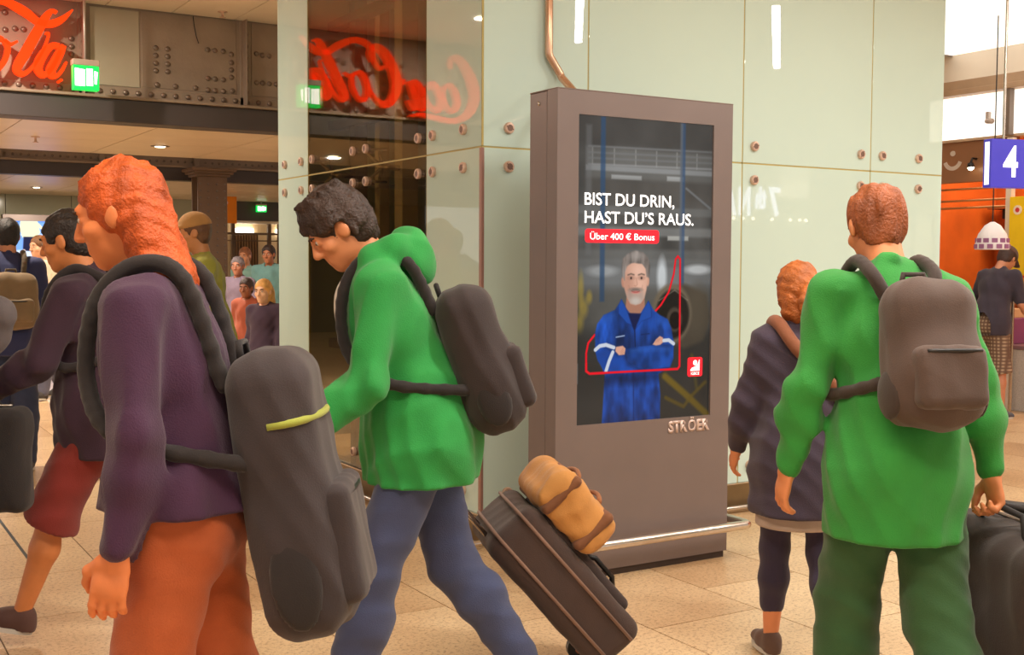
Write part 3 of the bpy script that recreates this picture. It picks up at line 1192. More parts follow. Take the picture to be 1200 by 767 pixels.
def advert():
    p = Picture(320, 568, .843, 1.5012)
    n = p.noise(6, 9, 1)
    p.c[:] = (60, 59, 57)
    p.c *= (1 + .35 * n)[..., None]
    p.put(p.rect(-.1, -.1, 1.1, .10, .03) * .7, (50, 48, 46))
    p.put(p.rect(.06, .10, 1.1, .20, .01) * .55, (84, 83, 80))          # gallery
    for u in np.arange(.1, 1, .155):
        p.put(p.rect(u, .10, u + .010, .155, .003) * .5, (112, 112, 108))
    for v, k in ((.098, 90), (.118, 84), (.136, 84), (.156, 108)):
        p.put(p.line([(.08, v), (1, v - .006)], .010, .004) * .7, (k, k, k))
    p.put(p.rect(.06, .158, 1.1, .175, .005) * .75, (106, 107, 107))
    p.put(p.rect(.24, .186, .46, .200, .004) * .8, (120, 121, 120))
    p.put(p.rect(.65, .182, .78, .198, .004) * .8, (122, 123, 122))
    p.put(p.rect(.06, .20, 1.1, .285, .02) * .5, (62, 58, 54))
    p.put(p.line([(.80, .22), (.99, .285)], .012) * .6, (96, 98, 100))
    p.put(p.rect(.0, .288, 1.1, .315, .006) * .45, (92, 92, 90))
    p.put(p.rect(.0, .355, 1.1, .385, .008) * .55, (104, 104, 102))
    p.put(p.rect(.66, .382, .82, .397, .004) * .8, (132, 131, 126))
    p.put(p.rect(.0, .43, 1.1, .475, .01) * .5, (86, 86, 84))
    p.put(p.rect(.0, .475, 1.1, .56, .03) * .55, (110, 112, 113))       # bright windows band
    p.put(p.ell(.62, .52, .035, .06, .4) * .7, (178, 182, 184))
    p.put(p.ell(.90, .495, .10, .016, .4) * .7, (170, 172, 172))
    p.put(p.ell(.18, .50, .10, .018, .4) * .5, (150, 152, 152))
    p.put(p.rect(.0, .56, 1.1, .70, .03) * .45, (84, 82, 76))
    for u, wd, col in ((.18, .034, (34, 56, 82)), (.775, .030, (40, 58, 82)), (.76, .02, (70, 74, 80))):
        p.put(p.rect(u - wd / 2, 0, u + wd / 2, .60, .005) * .75, col)
    p.put(p.rect(.06, .03, .10, .45, .008) * .5, (84, 84, 84))
    # machinery on the left, engine on the right
    for u, v, ru, rv in ((.03, .56, .02, .05), (.05, .62, .03, .03), (.09, .585, .02, .02), (.02, .67, .03, .03)):
        p.put(p.ell(u, v, ru, rv, .5) * .6, (150, 126, 50))
    p.put(p.rect(-.1, .70, 1.1, 1.1, .05) * .75, (40, 38, 35))
    p.put(p.ell(.10, .95, .25, .06, .8) * .5, (62, 60, 57))
    p.put(p.poly([(.66, .56), (.80, .545), (.97, .58), (1.0, .66), (.95, .74), (.80, .765), (.68, .74)], .012), (62, 55, 46))
    p.put(p.ell(.90, .64, .08, .085, .4) * .6, (74, 66, 54))
    p.put(p.ell(.70, .645, .155, .100, .07), (88, 78, 64))
    p.put(p.ell(.705, .648, .128, .083, .08), (22, 20, 18))
    p.put(p.ell(.72, .665, .06, .042, .12), (58, 50, 42))
    p.put(p.ell(.725, .668, .042, .030, .12), (14, 12, 11))
    p.put(p.line([(.60, .60), (.72, .565), (.82, .60)], .006) * .5, (130, 120, 104))
    p.put(p.line([(.652, .857), (.813, .923), (.99, 1.0)], .035, .008) * .8, (110, 88, 26))
    p.put(p.line([(.66, .93), (.80, .965), (.86, .93), (.97, .885)], .02, .006) * .7, (92, 74, 26))
    p.put(p.line([(.86, .79), (.90, .90)], .02, .008) * .5, (96, 80, 30))
    p.shade(np.clip((p.V - .72) * 1.1, 0, .35), .6)
    p.shade(np.clip(np.abs(p.U - .5) * 1.1 - .25, 0, .3), .6)
    p.c *= (1.12 + .22 * np.clip((.62 - p.V) * 4, 0, 1))[..., None]
    # red outline, the part behind the man
    red = [(.131, .708), (.086, .734), (.072, .767), (.073, .825), (.097, .834), (.42, .834), (.75, .834), (.764, .825), (.759, .46), (.741, .45), (.724, .46), (.711, .51), (.674, .571), (.616, .614), (.569, .637)]
    p.put(p.line(red, .011, .002), (222, 14, 34))
    # the man: neck, head, jacket
    neck = [(.358, .588), (.491, .589), (.495, .621), (.463, .647), (.388, .646), (.351, .62)]
    p.put(p.poly(neck), (160, 112, 92))
    face = [(.341, .493), (.365, .478), (.412, .472), (.469, .476), (.5, .493), (.512, .527), (.505, .562), (.491, .589), (.462, .608), (.425, .613), (.387, .608), (.362, .588), (.343, .559), (.334, .527)]
    p.put(p.ell(.337, .535, .018, .020, .2), (176, 126, 106))
    p.put(p.ell(.513, .533, .012, .018, .2), (196, 146, 124))
    fm = p.poly(face)
    p.put(fm, (206, 160, 138))
    p.put(fm * p.ell(.36, .55, .05, .08, .7) * .5, (160, 112, 94))
    p.put(fm * p.ell(.44, .50, .06, .022, .8) * .6, (226, 184, 164))
    p.put(fm * p.ell(.455, .547, .03, .018, .8) * .5, (226, 180, 158))
    p.put(fm * p.ell(.425, .594, .085, .026, .5) * .75, (158, 144, 134))     # grey beard
    p.put(fm * p.ell(.425, .600, .035, .012, .6) * .7, (190, 182, 174))
    p.put(p.ell(.424, .5625, .045, .007, .5) * .9, (112, 98, 90))           # moustache
    p.put(p.ell(.385, .573, .014, .014, .6) * .5, (150, 132, 122))
    p.put(p.ell(.465, .573, .014, .014, .6) * .5, (160, 142, 132))
    p.put(p.ell(.425, .5705, .030, .0042, .5), (196, 112, 104))
    p.put(p.line([(.394, .566), (.408, .5695), (.425, .5705), (.442, .5695), (.456, .566)], .003, .002) * .85, (120, 60, 56))
    for u in (.389, .466):
        p.put(p.ell(u, .523, .024, .007, .6) * .55, (140, 98, 84))
        p.put(p.ell(u, .5235, .012, .0030, .4) * .4, (190, 172, 160))
        p.put(p.ell(u + .001, .5235, .007, .0040, .5), (56, 42, 38))
        p.put(p.line([(u - .022, .513), (u, .5095), (u + .022, .5125)], .007, .003) * .9, (100, 84, 74))
    p.put(p.line([(.428, .524), (.436, .545), (.424, .5505), (.414, .548)], .004, .003) * .5, (150, 102, 84))
    p.put(p.line([(.372, .548), (.383, .562)], .004, .003) * .35, (140, 96, 80))
    p.put(p.line([(.475, .548), (.470, .562)], .004, .003) * .35, (150, 104, 86))
    hair = [(.319, .493), (.327, .46), (.364, .443), (.42, .432), (.477, .438), (.516, .455), (.53, .485), (.523, .523), (.504, .519), (.498, .493), (.478, .476), (.393, .472), (.36, .485), (.345, .506), (.342, .531), (.327, .519)]
    hm = p.poly(hair, .005)
    p.put(hm, (112, 102, 96))
    st = p.noise(60, 14, 5, 2)
    p.shade(hm, 1 + .55 * st)
    p.put(hm * p.ell(.43, .448, .06, .016, .6) * .55, (168, 160, 154))
    p.put(hm * p.ell(.33, .515, .02, .03, .5) * .6, (150, 144, 140))
    jac = [(.321, .594), (.275, .628), (.193, .644), (.148, .672), (.134, .701), (.135, .752), (.15, .785), (.187, .82), (.206, .841), (.198, .904), (.187, .998), (.187, 1.05), (.617, 1.05), (.619, .917), (.603, .847), (.691, .827), (.714, .797), (.718, .745), (.697, .693), (.667, .662), (.608, .648), (.559, .63), (.52, .6), (.491, .621), (.454, .647), (.388, .642), (.34, .616)]
    jm = p.poly(jac)
    p.put(jm, (22, 62, 138))
    fold = p.noise(9, 12, 9, 3)
    p.shade(jm, 1 + .6 * fold)
    p.shade(jm, 1 + .35 * p.noise(34, 22, 21, 2))
    for pts, wd, k in (([(.30, .64), (.31, .70), (.29, .75)], .05, .6), ([(.56, .65), (.60, .70), (.62, .73)], .04, .7), ([(.15, .69), (.17, .74)], .03, .7), ([(.34, .86), (.36, 1.0)], .05, .7), ([(.50, .86), (.49, 1.0)], .04, .75), ([(.23, .86), (.24, 1.0)], .04, .7), ([(.58, .86), (.585, 1.0)], .04, .65)):
        p.shade(jm * p.line(pts, wd, .02) * .7, k)
    for pts, wd in (([(.20, .66), (.27, .645)], .03), ([(.60, .665), (.66, .68)], .025), ([(.40, .88), (.40, .99)], .03)):
        p.put(jm * p.line(pts, wd, .02) * .4, (44, 94, 182))
    p.shade(jm * p.ell(.40, .855, .24, .022, .6) * .8, .45)
    p.put(p.poly([(.359, .639), (.473, .642), (.439, .676), (.421, .702), (.398, .68)]), (14, 24, 66))
    for col in ([(.321, .594), (.345, .612), (.37, .64), (.40, .68), (.36, .672), (.30, .64), (.30, .615)], [(.52, .6), (.54, .62), (.545, .655), (.47, .668), (.435, .69), (.462, .648), (.495, .622)]):
        cm = p.poly(col)
        p.put(cm, (24, 70, 152))
        p.put(p.line(col + [col[0]], .004, .003) * .4, (10, 32, 90))
    p.put(p.line([(.421, .70), (.427, .76)], .006, .002), (10, 22, 60))
    p.put(p.line([(.415, .84), (.42, 1.0)], .005, .003) * .7, (8, 24, 74))
    p.put(p.line([(.285, .718), (.345, .714)], .006, .002), (150, 166, 196))
    p.put(p.line([(.47, .712), (.53, .71)], .006, .002), (12, 34, 86))
    fa2 = [(.135, .76), (.214, .755), (.288, .78), (.382, .807), (.458, .826), (.364, .838), (.215, .829), (.156, .794)]
    m2 = p.poly(fa2)
    p.put(m2, (20, 62, 140))
    p.shade(m2, 1 + .5 * fold)
    fa = [(.353, .76), (.437, .753), (.572, .749), (.708, .749), (.716, .797), (.691, .826), (.574, .829), (.458, .825), (.372, .799)]
    p.shade(p.poly([(u, v + .012) for u, v in fa], .012) * jm * .7, .5)
    m1 = p.poly(fa)
    p.put(m1, (22, 68, 150))
    p.shade(m1, 1 + .6 * p.noise(12, 16, 12, 3))
    p.put(m1 * p.line([(.40, .765), (.55, .76), (.68, .765)], .02, .012) * .4, (46, 98, 186))
    for hp in ([(.284, .75), (.334, .747), (.355, .757), (.348, .777), (.306, .778), (.28, .764)], [(.556, .747), (.581, .73), (.61, .719), (.633, .725), (.641, .739), (.614, .749), (.581, .751)]):
        p.put(p.poly(hp, .003), (204, 150, 128))
        for t in (.3, .5, .7):
            a, b_ = hp[1], hp[3]
            u = a[0] + (b_[0] - a[0]) * t
            v = a[1] + (b_[1] - a[1]) * t
            p.put(p.line([(u, v), (u - .02, v + .012)], .0025, .002) * .5, (150, 98, 80))
    for pts in ([(.137, .757), (.168, .745), (.213, .742), (.269, .752)], [(.262, .767), (.236, .796), (.215, .827)], [(.641, .735), (.678, .734), (.716, .747)]):
        p.put(p.line(pts, .019, .002), (190, 196, 208))
    # the lower run of the outline passes in front
    p.put(p.line([(.073, .80), (.073, .825), (.097, .834), (.42, .834), (.75, .834), (.764, .825), (.764, .78)], .011, .002), (222, 14, 34))
    p.put(p.line([(.012, .80), (.013, .865)], .003, .001) * .5, (170, 170, 170))
    return p


def football():
    p = Picture(110, 196, .843, 1.5012)
    p.c[:] = (24, 92, 216)
    p.c *= (1 + .3 * p.noise(4, 6, 3))[..., None]
    p.put(p.poly([(0, 0), (.9, 0), (1.0, .02), (.72, .45), (.0, .40)], .03) * .75, (150, 190, 250))
    p.put(p.line([(0, .17), (1, .16)], .03, .01) * .6, (230, 240, 255))
    p.put(p.line([(.95, .10), (.72, .45), (.66, .6)], .03, .015) * .8, (236, 244, 255))
    p.put(p.poly([(0, .36), (.4, .34), (.72, .45), (.6, .8), (0, .9)], .02) * .8, (234, 240, 250))
    p.put(p.poly([(.20, .0), (.55, .0), (.60, .14), (.50, .20), (.24, .20), (.18, .10)], .01), (240, 234, 190))
    p.put(p.line([(.56, .04), (.72, .14), (.86, .20)], .05, .006), (234, 220, 190))
    p.put(p.poly([(.26, .19), (.50, .19), (.56, .27), (.44, .36), (.24, .36)], .01), (24, 26, 60))
    p.put(p.line([(.54, .23), (.66, .30)], .07, .01), (236, 206, 176))
    p.put(p.ell(.60, .31, .10, .055, .15), (246, 248, 250))
    p.put(p.line([(.26, .36), (.25, .46)], .06, .01), (230, 200, 180))
    return p


# ------------------------------------------------------------------ advertising displays
M_kfront = mat('kiosk_paint', (122, 108, 104), .42, .25, var=.05, scale=3, bump=.03, bscale=300)
M_kside = M_kfront
M_kdark = mat('kiosk_seam_dark', (58, 42, 34), .6)
M_letter = mat('raised_letter_metal', (206, 182, 172), .4, .3)
M_txt = mat('screen_white', (250, 250, 250), .5, emit=(248, 248, 248), estr=.95)
M_red = mat('screen_red', (222, 10, 32), .5, emit=(222, 12, 34), estr=.95)


def kiosk(loc, label, pic, strength, main):
    t = thing('advertising_display', label, 'advertising display', loc)
    W, D, H, S0, S1, Z0, Z1 = 1.093, .248, 2.38, .123, .9661, .7668, 2.268
    b = NB()
    bm_box(b, (.012, .012, 0), (W - .012, D - .01, .036))
    obj('plinth', b, M_kdark, t)
    b = NB()
    bm_box(b, (0, .094, .036), (W, D, H), .004)
    cs = obj('rear_casing', b, M_kside, t)
    b = NB()
    bm_lathe(b, [(.010, 0), (.010, .004), (.002, .006)], 12)
    bmesh.ops.rotate(b, verts=b.verts, cent=(0, 0, 0), matrix=Matrix.Rotation(R(-90), 3, 'Y'))
    obj('lock_button', b, M_steel, cs, True, loc=(0, .165, 2.325))
    b = NB()
    bm_box(b, (.006, .086, .036), (W - .006, .096, H - .006))
    obj('seam', b, M_kdark, t)
    # front frame around the screen opening, made of four plates with a thin return
    b = NB()
    bm_box(b, (0, 0, .036), (W, .087, Z0))
    bm_box(b, (0, 0, Z1), (W, .087, H))
    bm_box(b, (0, 0, Z0), (S0, .087, Z1))
    bm_box(b, (S1, 0, Z0), (W, .087, Z1))
    bmesh.ops.remove_doubles(b, verts=b.verts, dist=1e-5)
    fr_me = obj('front_frame', b, M_kfront, t)
    b = NB()
    bm_box(b, (-.001, .001, .036), (0, .087, H))
    obj('frame_edge', b, M_kside, fr_me)
    b = NB()
    bm_box(b, (-.002, -.002, H), (W + .002, D, H + .006), .002)
    obj('top_cap', b, M_kfront, t)
    b = NB()
    bm_box(b, (S0, .02, Z0), (S1, .05, Z1))
    obj('bezel_backing', b, M_black, t)
    me_ = pic.mesh('screen')
    me_.materials.append(emission_attr('screen_picture', 'picture', strength, .25))
    sc = link('screen', me_, None, t, loc=(S0, .012, Z0))
    b = NB()
    zr, yr = .188, -.105
    pts = [(-.06, .19, zr), (-.088, .19, zr), (-.10, .175, zr), (-.10, -.07, zr), (-.092, -.097, zr), (-.065, yr, zr), (W + .025, yr, zr), (W + .052, -.097, zr), (W + .06, -.07, zr), (W + .06, .175, zr), (W + .045, .19, zr), (W - .02, .19, zr)]
    pts[0] = (.01, .19, zr)
    bm_tube(b, pts, .024, 14)
    obj('bumper_rail', b, M_steel, t, True)
    if main:
        sw, sh = S1 - S0, Z1 - Z0
        X = lambda u: u * sw
        Zv = lambda v: sh * (1 - v)
        yy = -.002
        text_obj('headline', 'BIST DU DRIN,', M_txt, sc, X(.051), X(.706), Zv(.287), Zv(.247), yy, bold=.012, ref='BIST')
        text_obj('headline', 'HAST DU\u2019S RAUS.', M_txt, sc, X(.052), X(.857), Zv(.3455), Zv(.306), yy, bold=.012, ref='HAST')
        b = NB()
        x0, x1, z0, z1, r_ = X(.056), X(.592), Zv(.4085), Zv(.3635), .016
        pts = []
        for cx_, cz_, a0 in ((x1 - r_, z1 - r_, 0), (x0 + r_, z1 - r_, 90), (x0 + r_, z0 + r_, 180), (x1 - r_, z0 + r_, 270)):
            for k in range(7):
                a = R(a0 + 15 * k)
                pts.append((cx_ + r_ * math.cos(a), cz_ + r_ * math.sin(a)))
        bm_prism(b, pts, 'y', -.0025, -.001)
        bd = obj('badge', b, M_red, sc)
        text_obj('badge_lettering', '\u00dcber 400 \u20ac Bonus', M_txt, bd, X(.09), X(.558), Zv(.398), Zv(.3765), -.0032, bold=.008, ref='b4B')
        b = NB()
        x0, x1, z0, z1, r_ = X(.826), X(.942), Zv(.863), Zv(.797), .012
        pts = []
        for cx_, cz_, a0 in ((x1 - r_, z1 - r_, 0), (x0 + r_, z1 - r_, 90), (x0 + r_, z0 + r_, 180), (x1 - r_, z0 + r_, 270)):
            for k in range(5):
                a = R(a0 + 22.5 * k)
                pts.append((cx_ + r_ * math.cos(a), cz_ + r_ * math.sin(a)))
        bm_prism(b, pts, 'y', -.0025, -.001)
        lg = obj('logo', b, M_red, sc)
        b = NB()
        ng = 16
        bm_prism(b, [(X(.884) + .0135 * math.cos(2 * math.pi * k / ng), Zv(.8155) + .0135 * math.sin(2 * math.pi * k / ng)) for k in range(ng)], 'y', -.0034, -.0026)
        bm_prism(b, [(X(u), Zv(v)) for u, v in ((.847, .8435), (.850, .838), (.859, .8325), (.885, .829), (.900, .824), (.910, .816), (.9145, .806), (.919, .806), (.918, .8435))], 'y', -.0034, -.0026)
        obj('logo_figure', b, M_txt, lg)
        text_obj('logo_lettering', 'IGBCE', M_txt, lg, X(.852), X(.917), Zv(.8575), Zv(.848), -.0034, bold=.01)
        for s_, xa, xb, bo in (('STR', .6885, .813, .05), ('\u00d6', .8165, .869, .026), ('ER', .8745, .9605, .05)):
            text_obj('maker_lettering', s_, M_letter, t, xa, xb, .6885, .752, 0, depth=.004, bold=bo, ref='STRER', gap=2)
    return t


kiosk((3.064, 4.6586, 0), 'tall grey-brown advertising display showing a man in a blue jacket', advert(), .98, True)
kiosk((3.06, 22.75, 0), 'far dark advertising display showing a blue football picture', football(), 1.25, False)

# ------------------------------------------------------------------ red script sign on the girder
def ribbon(pts, y0, y1, mt, parent, nm, sx=.00715, x0=1.478, z0=3.143):
    """a brush stroke: centre line with widths, smoothed, extruded; units are a 1/140 m grid, y down"""
    P = np.array(pts, float)
    t = np.arange(len(P))
    tt = np.linspace(0, len(P) - 1, (len(P) - 1) * 6 + 1)
    out = []
    for q in tt:
        i = int(min(q, len(P) - 2))
        f = q - i
        p0, p1, p2, p3 = P[max(i - 1, 0)], P[i], P[i + 1], P[min(i + 2, len(P) - 1)]
        out.append(.5 * ((2 * p1) + (-p0 + p2) * f + (2 * p0 - 5 * p1 + 4 * p2 - p3) * f * f + (-p0 + 3 * p1 - 3 * p2 + p3) * f ** 3))
    out = np.array(out)
    b = NB()
    rows = []
    for i, (x, y, wd) in enumerate(out):
        a = out[max(i - 1, 0)]
        c = out[min(i + 1, len(out) - 1)]
        d = np.array([c[0] - a[0], c[1] - a[1]])
        d /= np.linalg.norm(d) + 1e-9
        n = np.array([-d[1], d[0]]) * max(wd * 1.2, .8) / 2
        row = []
        for s in (1, -1):
            X_ = x0 + (x + s * n[0]) * sx
            Z_ = z0 + (90 - (y + s * n[1])) * sx + (x * sx) * .04
            row.append((X_, Z_))
        rows.append([b.verts.new((row[0][0], y0, row[0][1])), b.verts.new((row[1][0], y0, row[1][1])), b.verts.new((row[1][0], y1, row[1][1])), b.verts.new((row[0][0], y1, row[0][1]))])
    for r0, r1 in zip(rows, rows[1:]):
        for k in range(4):
            b.faces.new((r0[k], r0[(k + 1) % 4], r1[(k + 1) % 4], r1[k]))
    b.faces.new(rows[0])
    b.faces.new(list(reversed(rows[-1])))
    return obj(nm, b, mt, parent)


M_sign = mat('neon_sign_red', (225, 30, 8), .9, emit=(255, 72, 16), estr=.95, ior=1.2)
sg = thing('script_sign', 'glowing red script lettering sign in front of the girder', 'sign', (0, 0, 0))
L_ell = [(66, 10, 2), (60, 9, 4), (54, 15, 7), (46, 29, 9), (37, 46, 10), (28, 63, 10), (21, 75, 9), (19, 83, 7), (25, 87, 5), (33, 82, 4), (42, 70, 3), (50, 55, 2.5), (56, 38, 2), (52, 36, 2)]
L_a2 = [(68, 51, 5), (60, 51, 6), (52, 58, 8), (45, 70, 9), (43, 80, 8), (48, 87, 6), (55, 83, 5), (62, 72, 4), (69, 56, 4)]
L_a2b = [(73, 50, 5), (69, 58, 8), (63, 70, 9), (58, 80, 9), (59, 87, 7), (65, 87, 4), (71, 80, 3), (76, 70, 2)]
L_o2 = [(4, 47, 4), (-4, 46, 6), (-12, 56, 8), (-15, 70, 8), (-10, 82, 6), (-2, 82, 5), (6, 70, 5), (9, 56, 5), (5, 48, 4), (12, 52, 3), (20, 48, 2)]
L_C2 = [(-22, 28, 3), (-18, 16, 5), (-26, 6, 7), (-40, 12, 10), (-54, 32, 13), (-60, 56, 13), (-54, 76, 11), (-42, 86, 8), (-28, 80, 5), (-18, 66, 3)]
L_C2s = [(-44, 30, 3), (-34, 36, 4), (-26, 26, 4), (-22, 10, 5), (-10, 2, 6), (6, 1, 6), (20, 7, 8), (32, 14, 8), (46, 24, 6), (60, 24, 7), (72, 18, 6), (84, 6, 1.5)]
L_hy = [(-74, 50, 6), (-64, 50, 6)]
L_a1 = [(-82, 50, 4), (-90, 48, 6), (-99, 57, 8), (-106, 70, 9), (-106, 82, 7), (-100, 85, 5), (-92, 74, 4), (-84, 56, 4)]
L_a1b = [(-80, 48, 5), (-85, 60, 8), (-91, 74, 9), (-91, 84, 7), (-84, 86, 4), (-77, 76, 3)]
L_c1 = [(-112, 56, 5), (-114, 48, 5), (-121, 48, 7), (-130, 60, 9), (-133, 74, 9), (-127, 85, 7), (-118, 82, 4), (-110, 72, 3)]
L_o1 = [(-140, 48, 4), (-148, 46, 6), (-156, 56, 8), (-160, 70, 8), (-155, 82, 6), (-146, 82, 5), (-138, 70, 5), (-136, 56, 5), (-140, 48, 4)]
L_C1 = [(-150, 22, 3), (-148, 12, 5), (-156, 4, 7), (-170, 12, 10), (-183, 32, 13), (-190, 56, 13), (-184, 76, 11), (-172, 90, 8), (-150, 98, 7), (-124, 96, 6), (-98, 94, 5), (-80, 98, 1.5)]
for nm, L_ in (('letter', L_C1), ('letter', L_o1), ('letter', L_c1), ('letter', L_a1), ('letter_stem', L_a1b), ('hyphen', L_hy), ('letter', L_C2), ('swash', L_C2s), ('letter', L_o2), ('letter', L_ell), ('letter', L_a2), ('letter_stem', L_a2b)):
    q = ribbon(L_, 10.96, 11.03, M_sign, sg, nm)
for x in (.3, 1.0, 1.7, 2.0):
    b = NB()
    bm_tube(b, [(x, 11.02, 3.45), (x, 11.17, 3.45)], .012, 8)
    obj('stand_off', b, M_black, sg)
b = NB()
bm_lathe(b, [(.012, 0), (.012, .17)], 12)
bmesh.ops.rotate(b, verts=b.verts, cent=(0, 0, 0), matrix=Matrix.Rotation(R(90), 3, 'X'))
obj('registered_mark', b, M_sign, sg, loc=(1.98, 11.165, 3.15))
# ------------------------------------------------------------------ the shop on the right
M_shopor = mat('shop_orange_panel', (196, 92, 28), .5, var=.2, scale=2)
M_wood = mat('counter_wood', (206, 150, 62), .45, var=.15, scale=3, aniso=(2, 2, 14))
M_brown = mat('shop_sign_brown', (146, 100, 66), .4, var=.1, scale=2)
M_granite = mat('grey_granite', (186, 180, 174), .4, var=.2, scale=90)
b = NB()
bm_box(b, (13.0, 2, 0), (13.2, 12, 3.9))
struct(obj('wall_right', b, M_shopor), 'orange back wall inside the shop', 'wall')
b = NB()
bm_box(b, (11.06, 9.6, 0), (13.0, 9.7, 3.88))
struct(obj('wall_shop_end', b, M_shopor), 'orange end wall of the shop', 'wall')
tb = thing('shop_beam', 'tan beam above the lit white shop fascia', 'beam', (10.9, 6, 3.42))
b = NB()
bm_box(b, (0, -4, .0), (.3, 3.6, .06), .004)
bm_box(b, (.02, -4, .06), (.28, 3.6, .16), .004)
obj('boxed_beam', b, mat('tan_beam', (176, 146, 116), .5), tb)
b = NB()
bm_box(b, (.04, -4, .16), (.3, 3.6, .46))
obj('upper_panel', b, M_ceil, tb)
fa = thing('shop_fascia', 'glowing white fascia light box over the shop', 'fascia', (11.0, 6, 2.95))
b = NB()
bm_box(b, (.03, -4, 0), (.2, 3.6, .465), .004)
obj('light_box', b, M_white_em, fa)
b = NB()
bm_box(b, (.02, -4, -.03), (.22, 3.6, 0), .003)
obj('lower_trim', b, mat('fascia_trim', (200, 170, 140), .4), fa)
sb = thing('shop_sign_board', 'brown shop sign board with a pale smile emblem', 'sign', (11.05, 8.45, 2.47))
b = NB()
bm_box(b, (0, -.52, 0), (.06, 1.1, .45), .004)
obj('board', b, M_brown, sb)
b = NB()
for k in range(10):
    a0, a1 = R(200 + 14 * k), R(200 + 14 * (k + 1))
    ri, ro = .085, .13
    bm_prism(b, [(.28 + ri * math.cos(a0), .27 + ri * math.sin(a0)), (.28 + ro * math.cos(a0), .27 + ro * math.sin(a0)), (.28 + ro * math.cos(a1), .27 + ro * math.sin(a1)), (.28 + ri * math.cos(a1), .27 + ri * math.sin(a1))], 'x', -.006, 0)
obj('emblem_smile', b, mat('emblem_pale', (206, 190, 176), .5), sb)
b = NB()
bm_prism(b, [(.28 + .035 * math.cos(2 * math.pi * k / 12), .33 + .03 * math.sin(2 * math.pi * k / 12)) for k in range(12)], 'x', -.006, 0)
obj('emblem_dot', b, mat('emblem_pale', (206, 190, 176), .5), sb)
for k, z in enumerate((2.40, 2.27, 2.19)):
    b = NB()
    bm_tube(b, [(11.1, 7.9, z), (11.1, 9.6, z)], .012, 8)
    tag(obj('shop_rail', b, mat('rail_bronze', (190, 130, 80), .3, .6), None, True), ('topmost', 'middle', 'lowest')[k] + ' thin bronze rail under the brown shop sign board', 'rail')
b = NB()
bm_box(b, (10.92, 7.88, 0), (10.99, 7.95, 2.9), .004)
tag(obj('shop_post', b, mat('post_white', (230, 214, 196), .4)), 'pale slim post at the end of the shop front', 'post')
b = NB()
bm_box(b, (10.92, 7.93, 2.93), (11.0, 8.0, 3.42), .004)
tag(obj('steel_bracket', b, mat('bracket_grey', (120, 104, 92), .5)), 'small steel bracket below the tan shop beam', 'bracket')
# small spotlight on the sign board
sl_ = thing('shop_spotlight', 'small bright spotlight on a dark arm at the brown shop sign board', 'lamp', (11.05, 8.42, 2.72))
b = NB()
bm_tube(b, [(0, 0, 0), (-.07, 0, 0), (-.10, 0, -.06)], .012, 8)
obj('arm', b, M_black, sl_, True)
b = NB()
bm_tube(b, [(-.10, 0, -.05), (-.10, -.005, -.10)], [.03, .042], 14)
obj('lamp_head', b, M_black, sl_, True)
sphere_obj('bulb', (-.10, -.006, -.10), .034, M_lamp_em, sl_, 12)
# counter
ct = thing('shop_counter', 'low wooden shop counter with a grey stone end', 'counter', (11.05, 8.3, 0))
b = NB()
bm_box(b, (0, -.2, .22), (.6, 1.1, .64), .006)
obj('front_panel', b, M_wood, ct)
b = NB()
bm_box(b, (.03, -.2, 0), (.58, 1.1, .22))
obj('kickboard', b, mat('kick_grey', (166, 154, 140), .5), ct)
b = NB()
bm_box(b, (-.02, -.75, 0), (.6, -.2, .66), .006)
obj('stone_end', b, M_granite, ct)
b = NB()
bm_box(b, (-.03, -.75, .66), (.63, 1.1, .70), .005)
obj('counter_top', b, mat('counter_top_mauve', (120, 88, 96), .35), ct)
# goods on the counter and shelves
def carton(name, lo, hi, c, label, mark=None):
    t = thing(name, label, 'box', ((lo[0] + hi[0]) / 2, (lo[1] + hi[1]) / 2, lo[2]))
    hx, hy, hz = (hi[0] - lo[0]) / 2, (hi[1] - lo[1]) / 2, hi[2] - lo[2]
    b = NB()
    bm_box(b, (-hx, -hy, 0), (hx, hy, hz), .006)
    obj('carton', b, mat('carton_%d_%d_%d' % c, c, .5), t)
    if mark:
        b = NB()
        bm_box(b, (-hx - .003, -hy * .5, hz * .35), (-hx, hy * .4, hz * .85))
        k_ = obj('price_card', b, mat('card_red', (226, 40, 50), .5), t)
        for q in (.45, .6, .75):
            b = NB()
            bm_box(b, (-hx - .005, -hy * .4, hz * q - .008), (-hx - .003, hy * .3, hz * q + .008))
            obj('price_line', b, mat('card_white', (250, 240, 240), .5), k_)
carton('purple_box', (11.1, 8.02, .70), (11.5, 8.42, .98), (134, 76, 118), 'purple carton with a red price card on the shop counter', True)
carton('cream_box', (11.15, 8.05, .98), (11.5, 8.35, 1.08), (206, 170, 130), 'flat cream carton on top of the purple carton')
carton('brown_box', (11.1, 8.98, .70), (11.5, 9.36, .95), (150, 96, 70), 'brown carton beside the purple carton on the counter')
rg = thing('cash_register', 'dark cash register with a tilted white screen', 'cash register', (11.3, 8.72, .70))
b = NB()
bm_box(b, (-.12, -.2, 0), (.2, .22, .13), .01)
obj('housing', b, M_black, rg)
b = NB()
bm_prism(b, [(-.08, .14), (-.03, .14), (.06, .38), (.01, .38)], 'y', -.16, .02)
sc_ = obj('display', b, M_black, rg)
b = NB()
bm_prism(b, [(-.072, .165), (-.068, .165), (.006, .36), (.002, .36)], 'y', -.14, 0)
obj('display_face', b, mat('till_screen', (232, 236, 230), .4, emit=(232, 236, 230), estr=.6), sc_)
b = NB()
bm_box(b, (-.14, -.25, .40), (.06, .18, .46), .008)
obj('canopy_tray', b, mat('till_grey', (130, 120, 112), .5), rg)
b = NB()
bm_tube(b, [(.1, 0, .13), (.1, 0, .42), (.02, 0, .43)], .012, 8)
obj('stalk', b, M_black, rg, True)
